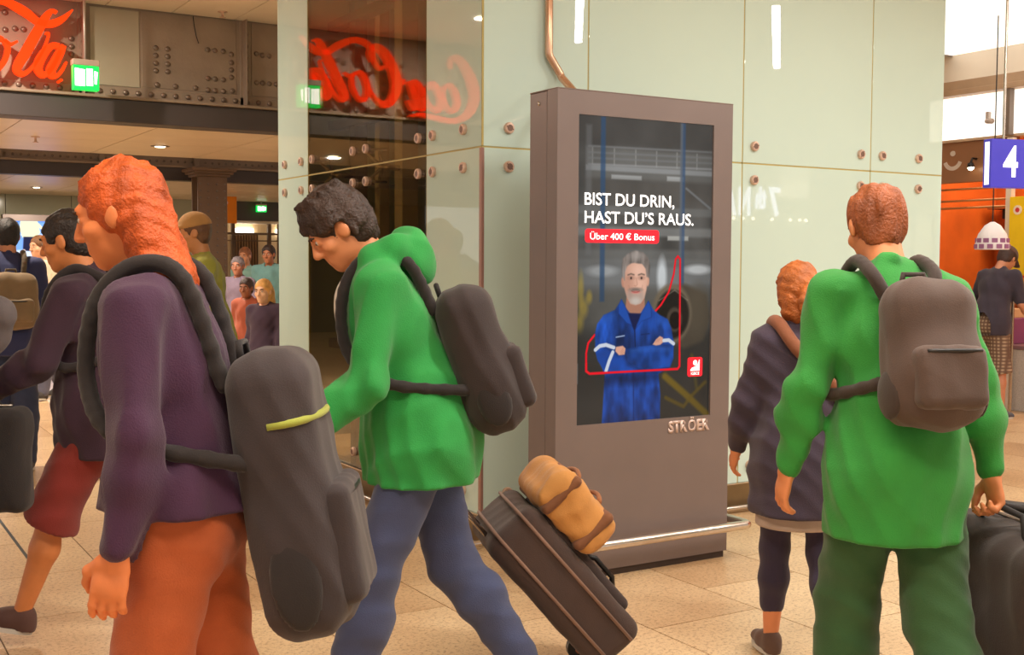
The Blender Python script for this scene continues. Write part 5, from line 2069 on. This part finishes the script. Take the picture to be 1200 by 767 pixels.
        obj('sole', b, mat('sole_%d' % look.get('sole', (200, 0, 0))[0], look.get('sole', (206, 200, 190)), .6), so)
    return t


def on_person(t, K):
    """matrix helper: local point of a person to world"""
    M_ = Matrix.Translation(t.location) @ Matrix.Rotation(t.rotation_euler.z, 4, 'Z')
    return lambda p: M_ @ Vector(p)


def worn_bag(name, label, cat, t, K, rgb, size=(.15, .10, .24), drop=.02, back=.15, straps=True, stripe=None, res=.010, pocket=True, side=0, o=.03, endz=-.35):
    """a backpack in the wearer's frame: main body, pocket, straps, zip"""
    g = thing(name, label, cat, t.location, t.rotation_euler.z)
    A2 = K['A2']
    s = K['s']
    hx, hy, hz = size
    c = K['chest'] + A2 @ np.array([side, -(back + hy), -drop])
    At = A2.T
    F = Field(c - .62, c + .62, res)
    F.box(c, (hx, hy, hz), At, min(hy * .85, .085), .01)
    F.ell(c + A2 @ np.array([0, -.02, -hz * .35]), (hx * .98, hy * 1.06, hz * .6), At, .06)
    F.folds(.0045, (26, 24, 20), 3)
    mt = cloth(rgb, .15)
    body = field_obj('main_compartment', F, mt, g)
    dk = cloth(tuple(int(v * .7) for v in rgb), .15)
    if pocket:
        F = Field(c - .45, c + .45, res)
        F.box(c + A2 @ np.array([0, -hy * 1.02, -hz * .38]), (hx * .78, hy * .42, hz * .42), At, min(hy * .3, .045), .01)
        F.folds(.003, (30, 30, 25), 4)
        pk = field_obj('front_pocket', F, mt, g)
        b = NB()
        bm_tube(b, [c + A2 @ np.array([x, -hy * 1.30 - .012 * (1 - (x / hx) ** 2), -hz * .06]) for x in np.linspace(-hx * .6, hx * .6, 7)], .006, 6)
        obj('zip', b, M_black, pk, True)
        for sd in (-1, 1):
            F = Field(c - .45, c + .45, res)
            F.ell(c + A2 @ np.array([sd * hx * .98, 0, -hz * .55]), (.022, hy * .6, hz * .34), At, .01)
            field_obj('side_pocket', F, dk, g)
    if stripe:
        b = NB()
        n = 18
        ring = []
        for q in range(n):
            a_ = math.pi * q / (n - 1)
            ring.append(c + A2 @ np.array([(hx + .001) * math.cos(a_), -(hy * 1.0 + .003) * math.sin(a_) ** .6 if 0 < q < n - 1 else 0, hz * stripe[1]]))
        bm_tube(b, ring, .009, 8)
        obj('piping', b, cloth(stripe[0], .1), body, True)
    b = NB()
    top = c + A2 @ np.array([0, hy * .6, hz * .98])
    bm_tube(b, [top + A2 @ np.array([-.04, 0, -.01]), top + A2 @ np.array([-.03, 0, .03]), top + A2 @ np.array([.03, 0, .03]), top + A2 @ np.array([.04, 0, -.01])], .009, 8)
    obj('grab_handle', b, dk, g, True)
    if straps:
        for sd in (-1, 1):
            sh = K['chest'] + A2 @ np.array([sd * .095, 0, .155]) * s
            pts = [c + A2 @ np.array([sd * hx * .5, hy, hz * .8]), sh + A2 @ np.array([0, -.085 - o, .04]) * s, sh + A2 @ np.array([0, -.01, .068 + o]) * s, sh + A2 @ np.array([.01 * sd, .070 + o, .02]) * s, K['chest'] + A2 @ np.array([sd * .115, .118 + o, -.0]) * s, K['chest'] + A2 @ np.array([sd * (.160 + o), .06, -.13]) * s, c + A2 @ np.array([sd * hx * .8, hy * .5, hz * endz])]
            F = Field(np.min(pts, 0) - .08, np.max(pts, 0) + .08, res)
            pts = smooth_path(pts)
            for a_, b_ in zip(pts, pts[1:]):
                F.cone(a_, b_, .018, .018, .012)
            st = field_obj('shoulder_strap', F, dk, g)
    return g


SK1 = (222, 150, 110)
P2X, P2Y, P1X, P1Y, BOYX, BOYY, P3X, P3Y, P4X, P4Y, P5X, P5Y, P6X, P6Y = 0.760, 2.747, 1.033, 4.914, 1.753, 3.487, 3.281, 3.264, 2.761, 2.354, 1.278, 9.254, 0.318, 4.529
WALKL = 90      # screen-left walking direction, degrees from straight away


# --- the boy in the green hooded jacket, bowed head, pulling a suitcase
Kb = skeleton(1.84, lean=8, upper=11, head=20, head_yaw=10, legL=(20, 6, 10), legR=(-14, 20, -26), armL=(22, 10, 50, -10), armR=(6, 17, 10, 0))
boy = person('young man in a green hooded jacket and jeans, head bowed, pulling luggage', (BOYX, BOYY), WALKL + 4, Kb,
             dict(skin=(216, 138, 92), hair=((52, 34, 26), 'bushy'), top=dict(rgb=(34, 142, 62), hem=.13, hood=True, loose=.030, fold=.009, under=(206, 196, 182)), legs=((62, 70, 104), 'jeans'), shoe=(60, 52, 50), grip='R'), .0095)
worn_bag('backpack', 'dark brown backpack on the back of the green-hooded young man', 'backpack', boy, Kb, (44, 32, 32), (.16, .095, .25), drop=.17, back=.145)

# --- tall walker in purple with auburn hair, close to the camera
K2 = skeleton(1.76, lean=5, upper=5, head=6, legL=(10, 4, 5), legR=(-8, 12, -12), armL=(4, 10, 16, 0), armR=(-4, 9, 16, 0), shw=.175)
p2 = person('walker in a dark purple jacket and orange-brown trousers with loose auburn hair', (P2X, P2Y), WALKL, K2,
            dict(skin=(226, 132, 78), hair=((196, 84, 26), 'long'), top=dict(rgb=(62, 28, 60), hem=-.03, loose=.024, fold=.008, collar=True), legs=((180, 88, 44), 'trousers'), shoe=(90, 50, 36)), .0095)
worn_bag('travel_backpack', 'huge dark grey travel backpack with lime piping on the purple-jacketed walker', 'backpack', p2, K2, (52, 42, 44), (.16, .10, .34), drop=.33, back=.15, o=.024, endz=.25, stripe=((150, 156, 60), .50))

# --- walker in dark red shorts
K1 = skeleton(1.74, lean=6, upper=4, head=4, legL=(26, 8, 14), legR=(-12, 16, -20), armL=(30, 10, 40, 0), armR=(-10, 10, 20, 0))
p1 = person('walker in a dark plum jacket, dark red knee shorts and bare legs', (P1X, P1Y), WALKL, K1,
            dict(skin=(214, 132, 76), hair=((44, 34, 30), 'short'), top=dict(rgb=(54, 28, 46), hem=.16, loose=.034, fold=.008, collar=True), legs=((132, 42, 34), 'shorts'), shoe=(88, 58, 50)), .0105)
worn_bag('shoulder_pack', 'small beige and black rucksack on the walker in red shorts', 'backpack', p1, K1, (58, 46, 48), (.15, .09, .22), drop=.02, back=.145)

# --- woman seen from behind
K3 = skeleton(1.52, lean=3, upper=2, head=4, hipw=.088, shw=.160, legL=(9, 4, 4), legR=(-8, 14, -14), armL=(10, 12, 22, 0), armR=(16, 16, 24, 0))
p3 = person('auburn-haired woman walking away in a dark plum-grey dress jacket and cropped leggings', (P3X, P3Y), 4, K3,
            dict(skin=(224, 142, 96), hair=((176, 96, 40), 'tail'), top=dict(rgb=(62, 50, 66), hem=.26, loose=.026, flare=.03, fold=.007, hem_shirt=(190, 168, 156)), legs=((52, 42, 66), 'leggings'), shoe=(96, 70, 58)), .0095)

# --- green jacketed walker on the right, close to the camera
K4 = skeleton(1.79, lean=6, upper=6, head=8, legL=(14, 6, 8), legR=(-12, 16, -18), armL=(8, 14, 20, 0), armR=(-4, 14, 8, 0), shw=.18)
p4 = person('walker in a bright green jacket with reddish hair carrying heavy dark luggage', (P4X, P4Y), 8, K4,
            dict(skin=(220, 140, 92), hair=((150, 78, 36), 'short'), top=dict(rgb=(44, 138, 52), hem=.20, loose=.024, fold=.008, collar=True), legs=((46, 84, 44), 'trousers'), shoe=(70, 60, 56), grip='R'), .0095)
worn_bag('backpack', 'brown-grey backpack on the green-jacketed walker beside the woman', 'backpack', p4, K4, (80, 62, 54), (.13, .10, .21), drop=.05, back=.135)

# --- man with a navy jersey at the far left
K5 = skeleton(1.82, lean=2, upper=2, head=2, legL=(4, 2, 2), legR=(-4, 6, -4), armL=(6, 8, 20, 0), armR=(4, 8, 20, 0))
p5 = person('dark-haired man in a navy jersey with a white collar watching the far display', (P5X, P5Y), 28, K5,
            dict(skin=(206, 140, 104), hair=((30, 24, 24), 'short'), top=dict(rgb=(44, 50, 92), hem=.12, loose=.024, sleeve=.95, collar=True, name='jersey'), legs=((44, 54, 84), 'jeans'), shoe=(50, 44, 44)), .014, False)
worn_bag('khaki_backpack', 'khaki and cream backpack on the man in the navy jersey', 'backpack', p5, K5, (126, 104, 76), (.17, .10, .20), drop=.10, back=.14)

# --- walker leaving the frame with a black bag
K6 = skeleton(1.78, lean=5, upper=4, legL=(12, 6, 6), legR=(-2, 8, -4), armL=(10, 10, 20, 0), armR=(-58, 14, 92, 0))
p6 = person('walker in blue jeans and a grey jacket holding a black bag', (P6X, P6Y), WALKL, K6,
            dict(skin=(214, 142, 104), hair=((60, 44, 36), 'short'), top=dict(rgb=(96, 88, 90), hem=.12, loose=.024), legs=((70, 92, 150), 'jeans'), shoe=(70, 66, 70), grip='R'), .013, False)

# --- man at the shop counter
K7 = skeleton(1.76, lean=8, upper=10, head=20, legL=(2, 0, 0), legR=(4, 6, 0), armL=(10, 18, 16, 0), armR=(24, 14, 40, 0), spread=3)
p7 = person('man in a dark shirt and checked shorts bending over the shop counter', (10.28, 7.62), -58, K7,
            dict(skin=(206, 140, 108), hair=((70, 48, 44), 'cap'), cap=(92, 66, 62), top=dict(rgb=(60, 52, 66), hem=.10, loose=.024, sleeve=.85, name='shirt'), legs=((150, 124, 104), 'shorts'), leg_mat=plaid_mat('checked_cloth', (110, 84, 70), (190, 166, 140), 9.0), shoe=(86, 88, 100)), .014, False)

# --- people further back
def far_person(label, pos, phi, H, skin_, hair, top, legs, shoe=(60, 54, 52), res=.018, **kw):
    K = skeleton(H, lean=3, upper=2, legL=(12, 6, 6), legR=(-10, 14, -12), armL=(10, 9, 20, 0), armR=(-8, 9, 20, 0))
    lk = dict(skin=skin_, hair=hair, top=top, legs=legs, shoe=shoe)
    lk.update(kw)
    return person(label, pos, phi, K, lk, res, False), K
far_person('young man in a pale cream T-shirt in front of the far display', (2.30, 13.9), 150, 1.80, (226, 168, 134), ((124, 84, 54), 'short'), dict(rgb=(226, 204, 176), hem=.12, sleeve=.7, name='shirt'), ((90, 90, 110), 'jeans'))
far_person('man in a pale teal T-shirt walking beside the bearded man', (5.35, 16.1), 170, 1.72, (216, 150, 112), ((150, 92, 56), 'short'), dict(rgb=(142, 186, 176), hem=.12, sleeve=.8, name='shirt'), ((96, 100, 120), 'jeans'))
far_person('heavier bearded man in a teal printed T-shirt near the glass edge', (5.22, 14.75), 172, 1.74, (190, 122, 88), ((56, 40, 36), 'short'), dict(rgb=(112, 158, 158), hem=.14, sleeve=.85, loose=.04, name='shirt'), ((84, 84, 96), 'jeans'))
far_person('person in a mauve-grey top among the far crowd', (4.62, 14.2), 175, 1.58, (180, 120, 96), ((120, 110, 116), 'short'), dict(rgb=(140, 124, 146), hem=.12, name='sweater'), ((80, 76, 90), 'trousers'))
far_person('dark-haired child with an orange top in front of the mauve-grey walker', (4.10, 12.3), 170, 1.34, (150, 92, 66), ((60, 42, 40), 'short'), dict(rgb=(170, 84, 58), hem=.12, name='shirt'), ((70, 60, 66), 'trousers'))
far_person('blond girl in a dark top with a pink collar by the glass edge', (3.55, 10.15), 165, 1.36, (236, 182, 146), ((222, 164, 92), 'long'), dict(rgb=(66, 46, 66), hem=.14, collar=True, name='sweater'), ((70, 62, 84), 'trousers'))
far_person('person in a lime top and tan cap walking behind the auburn walker', (2.30, 7.75), 110, 1.84, (206, 140, 90), ((110, 76, 50), 'cap'), dict(rgb=(168, 166, 66), hem=.12, loose=.03), ((124, 60, 50), 'trousers'), res=.014, cap=(190, 140, 80))

# ------------------------------------------------------------------ luggage
def suitcase():
    # wheels at the low end, handle towards the boy's hand; built lying along its own tilted axis
    w2 = on_person(boy, Kb)
    hand = w2(Kb['wrR'] + Kb['faR'] * .085)
    back = Vector((math.cos(YAW - R(11)), -math.sin(YAW - R(11)), 0))
    length = 1.06
    hgt = hand.z - .05
    run = math.sqrt(length ** 2 - hgt ** 2)
    wheel = Vector((hand.x, hand.y, 0)) + back * run + Vector((0, 0, .05))
    g = thing('wheeled_suitcase', 'dark brown wheeled suitcase tilted on its pull handle behind the green-hooded young man', 'suitcase', (wheel.x, wheel.y, 0))
    e = (hand - wheel).normalized()
    sd = Vector((0, 0, 1)).cross(e).normalized()
    up = e.cross(sd).normalized()
    A_ = np.array([list(e), list(sd), list(up)])
    o0 = np.array([0, 0, .05])
    P = lambda a, b_, c_: o0 + np.array(e) * a + np.array(sd) * b_ + np.array(up) * c_
    F = Field(P(.33, 0, .1) - .56, P(.33, 0, .1) + .56, .010)
    F.box(P(.35, 0, .11), (.32, .22, .115), A_, .05, .01)
    F.folds(.002, (20, 20, 20), 5)
    case = field_obj('case', F, cloth((66, 48, 42), .2), g)
    F = Field(P(.4, 0, .22) - .4, P(.4, 0, .22) + .4, .010)
    F.box(P(.36, 0, .225), (.24, .17, .03), A_, .025, .01)
    pk = field_obj('front_pocket', F, cloth((54, 40, 38), .2), g)
    for zz in (.06, .17):
        b = NB()
        ring = [P(a, b_, zz) for a, b_ in ((.05, -.223), (.65, -.223), (.673, -.19), (.673, .19), (.65, .223), (.05, .223))]
        bm_tube(b, ring, .007, 6)
        obj('piping', b, cloth((132, 100, 84), .1), case, True)
    b = NB()
    for s_ in (-1, 1):
        bm_tube(b, [P(.60, s_ * .08, .03), P(length - .03, s_ * .08, .03)], .009, 8)
    obj('handle_tube', b, M_steel, g, True)
    b = NB()
    bm_tube(b, [P(length - .03, -.085, .03), P(length, -.07, .03), P(length, .07, .03), P(length - .03, .085, .03)], .014, 10)
    obj('grip', b, cloth((150, 104, 96), .1), g, True)
    for s_ in (-1, 1):
        b = NB()
        bm_tube(b, [P(0, s_ * .17 - .016, 0), P(0, s_ * .17 + .016, 0)], .05, 16)
        wh = obj('wheel', b, M_black, g)
        b = NB()
        bm_tube(b, [P(0, s_ * .17 - .020, 0), P(0, s_ * .17 + .020, 0)], .02, 12)
        obj('hub', b, mat('hub_orange', (206, 120, 70), .5), wh)
    b = NB()
    bm_tube(b, [P(.13, -.05, .245), P(.17, -.045, .275), P(.27, -.045, .275), P(.31, -.05, .245)], .011, 8)
    obj('carry_handle', b, M_black, g, True)
    # soft tan bag strapped on the upper end
    tb_ = thing('tan_bag', 'soft tan holdall riding on the upper end of the brown suitcase', 'bag', (wheel.x, wheel.y, 0))
    c_ = P(.53, 0, .345)
    F = Field(c_ - .36, c_ + .36, .010)
    F.box(c_ - np.array(up) * .02, (.155, .215, .085), A_, .045, .03)
    F.folds(.006, (30, 28, 26), 6)
    mb = field_obj('bag_body', F, cloth((196, 136, 70), .2), tb_)
    for a in (-.06, .06):
        b = NB()
        bm_tube(b, [c_ + np.array(e) * a + np.array(sd) * q * .1 + np.array(up) * (.070 + .022 * (1 - q * q)) for q in np.linspace(-1, 1, 9)], .009, 8)
        obj('bag_handle', b, cloth((150, 92, 50), .1), tb_, True)
        F = Field(c_ - .3, c_ + .3, .010)
        F.box(c_ - np.array(up) * .02 + np.array(e) * a * 1.5, (.02, .222, .092), A_, .02, .01)
        field_obj('binding_strap', F, cloth((120, 74, 44), .1), tb_)
    b = NB()
    bm_tube(b, [c_ + np.array(sd) * q + np.array(up) * (.066 - .9 * q * q) for q in np.linspace(-.16, .16, 9)], .005, 6)
    obj('zip', b, M_black, mb, True)


suitcase()


def carried_bag(name, label, t, K, n, rgb, half, hang=.30, shift=0.0):
    w2 = on_person(t, K)
    hp = w2(K['wr' + n] + K['fa' + n] * .085)
    g = thing(name, label, 'bag', (hp.x, hp.y, hp.z), t.rotation_euler.z)
    ox = shift          # the body of the bag swings out past the leg; its handles lead back to the hand
    F = Field((ox - half[0] - .1, -half[1] - .1, -hang - 2 * half[2] - .1), (ox + half[0] + .1, half[1] + .1, .05), .010)
    zc = -hang - half[2]
    F.box((ox, 0, zc), half, None, min(half) * .6, .01)
    F.ell((ox, 0, zc - half[2] * .3), (half[0] * 1.03, half[1] * 1.02, half[2] * .72), None, .05)
    F.folds(.006, (24, 22, 18), 7)
    body = field_obj('bag_body', F, cloth(rgb, .2), g)
    for s_ in (-1, 1):
        b = NB()
        x = s_ * half[0] * .55
        pts = [(ox + x, -half[1] * .5, zc + half[2] * .9), (ox + x * .6, -half[1] * .25, -hang * .45), (s_ * .01 + .01, -.03, -.01), (s_ * .01 + .01, .03, -.01), (ox + x * .6, half[1] * .25, -hang * .45), (ox + x, half[1] * .5, zc + half[2] * .9)]
        bm_tube(b, pts, .010, 8)
        obj('handle', b, cloth(tuple(int(v * .6) for v in rgb), .1), g, True)
    b = NB()
    bm_tube(b, [(ox, y, zc + half[2] * (1.0 + .02)) for y in np.linspace(-half[1] * .7, half[1] * .7, 5)], .006, 6)
    obj('zip', b, mat('zip_metal', (150, 140, 130), .3, .8), body, True)
    return g


carried_bag('black_bag', 'black soft bag held by the walker in blue jeans', p6, K6, 'R', (34, 28, 28), (.08, .20, .20), .05, .07)
carried_bag('dark_holdall', 'large dark grey-brown holdall hanging beside the green-jacketed walker', p4, K4, 'R', (50, 38, 34), (.15, .30, .23), .07, .09)


# --- woman's shoulder bag: strap across the back, ochre bag at the right hip
def shoulder_bag():
    g = thing('shoulder_bag', 'ochre shoulder bag on a brown strap worn by the auburn-haired woman', 'bag', p3.location, p3.rotation_euler.z)
    s = K3['s']
    c = K3['pelvis'] + np.array([.245, -.10, -.06]) * s
    F = Field(c - .3, c + .3, .0095)
    F.box(c, (.05, .13, .14), None, .04, .01)
    F.folds(.004, (28, 26, 22), 2)
    bd = field_obj('bag_body', F, cloth((170, 112, 48), .2), g)
    F = Field(c - .3, c + .3, .0095)
    F.box(c + np.array([.045, 0, .05]), (.02, .125, .085), None, .018, .005)
    field_obj('flap', F, cloth((156, 98, 42), .2), g)
    A2 = K3['A2']
    pts = [c + np.array([-.02, -.05, .13]), K3['waist'] + np.array([.165, -.115, .06]) * s, K3['chest'] + A2 @ np.array([.06, -.165, .0]) * s, K3['chest'] + A2 @ np.array([-.06, -.150, .12]) * s, K3['chest'] + A2 @ np.array([-.115, -.055, .235]) * s, K3['chest'] + A2 @ np.array([-.10, .07, .20]) * s, K3['chest'] + A2 @ np.array([0, .165, .0]) * s, K3['waist'] + np.array([.15, .12, 0]) * s, c + np.array([-.02, .06, .13])]
    F = Field(np.min(pts, 0) - .08, np.max(pts, 0) + .08, .009)
    pts = smooth_path(pts)
    for a_, b_ in zip(pts, pts[1:]):
        F.cone(a_, b_, .022, .022, .015)
    field_obj('strap', F, cloth((140, 84, 56), .2), g)


shoulder_bag()
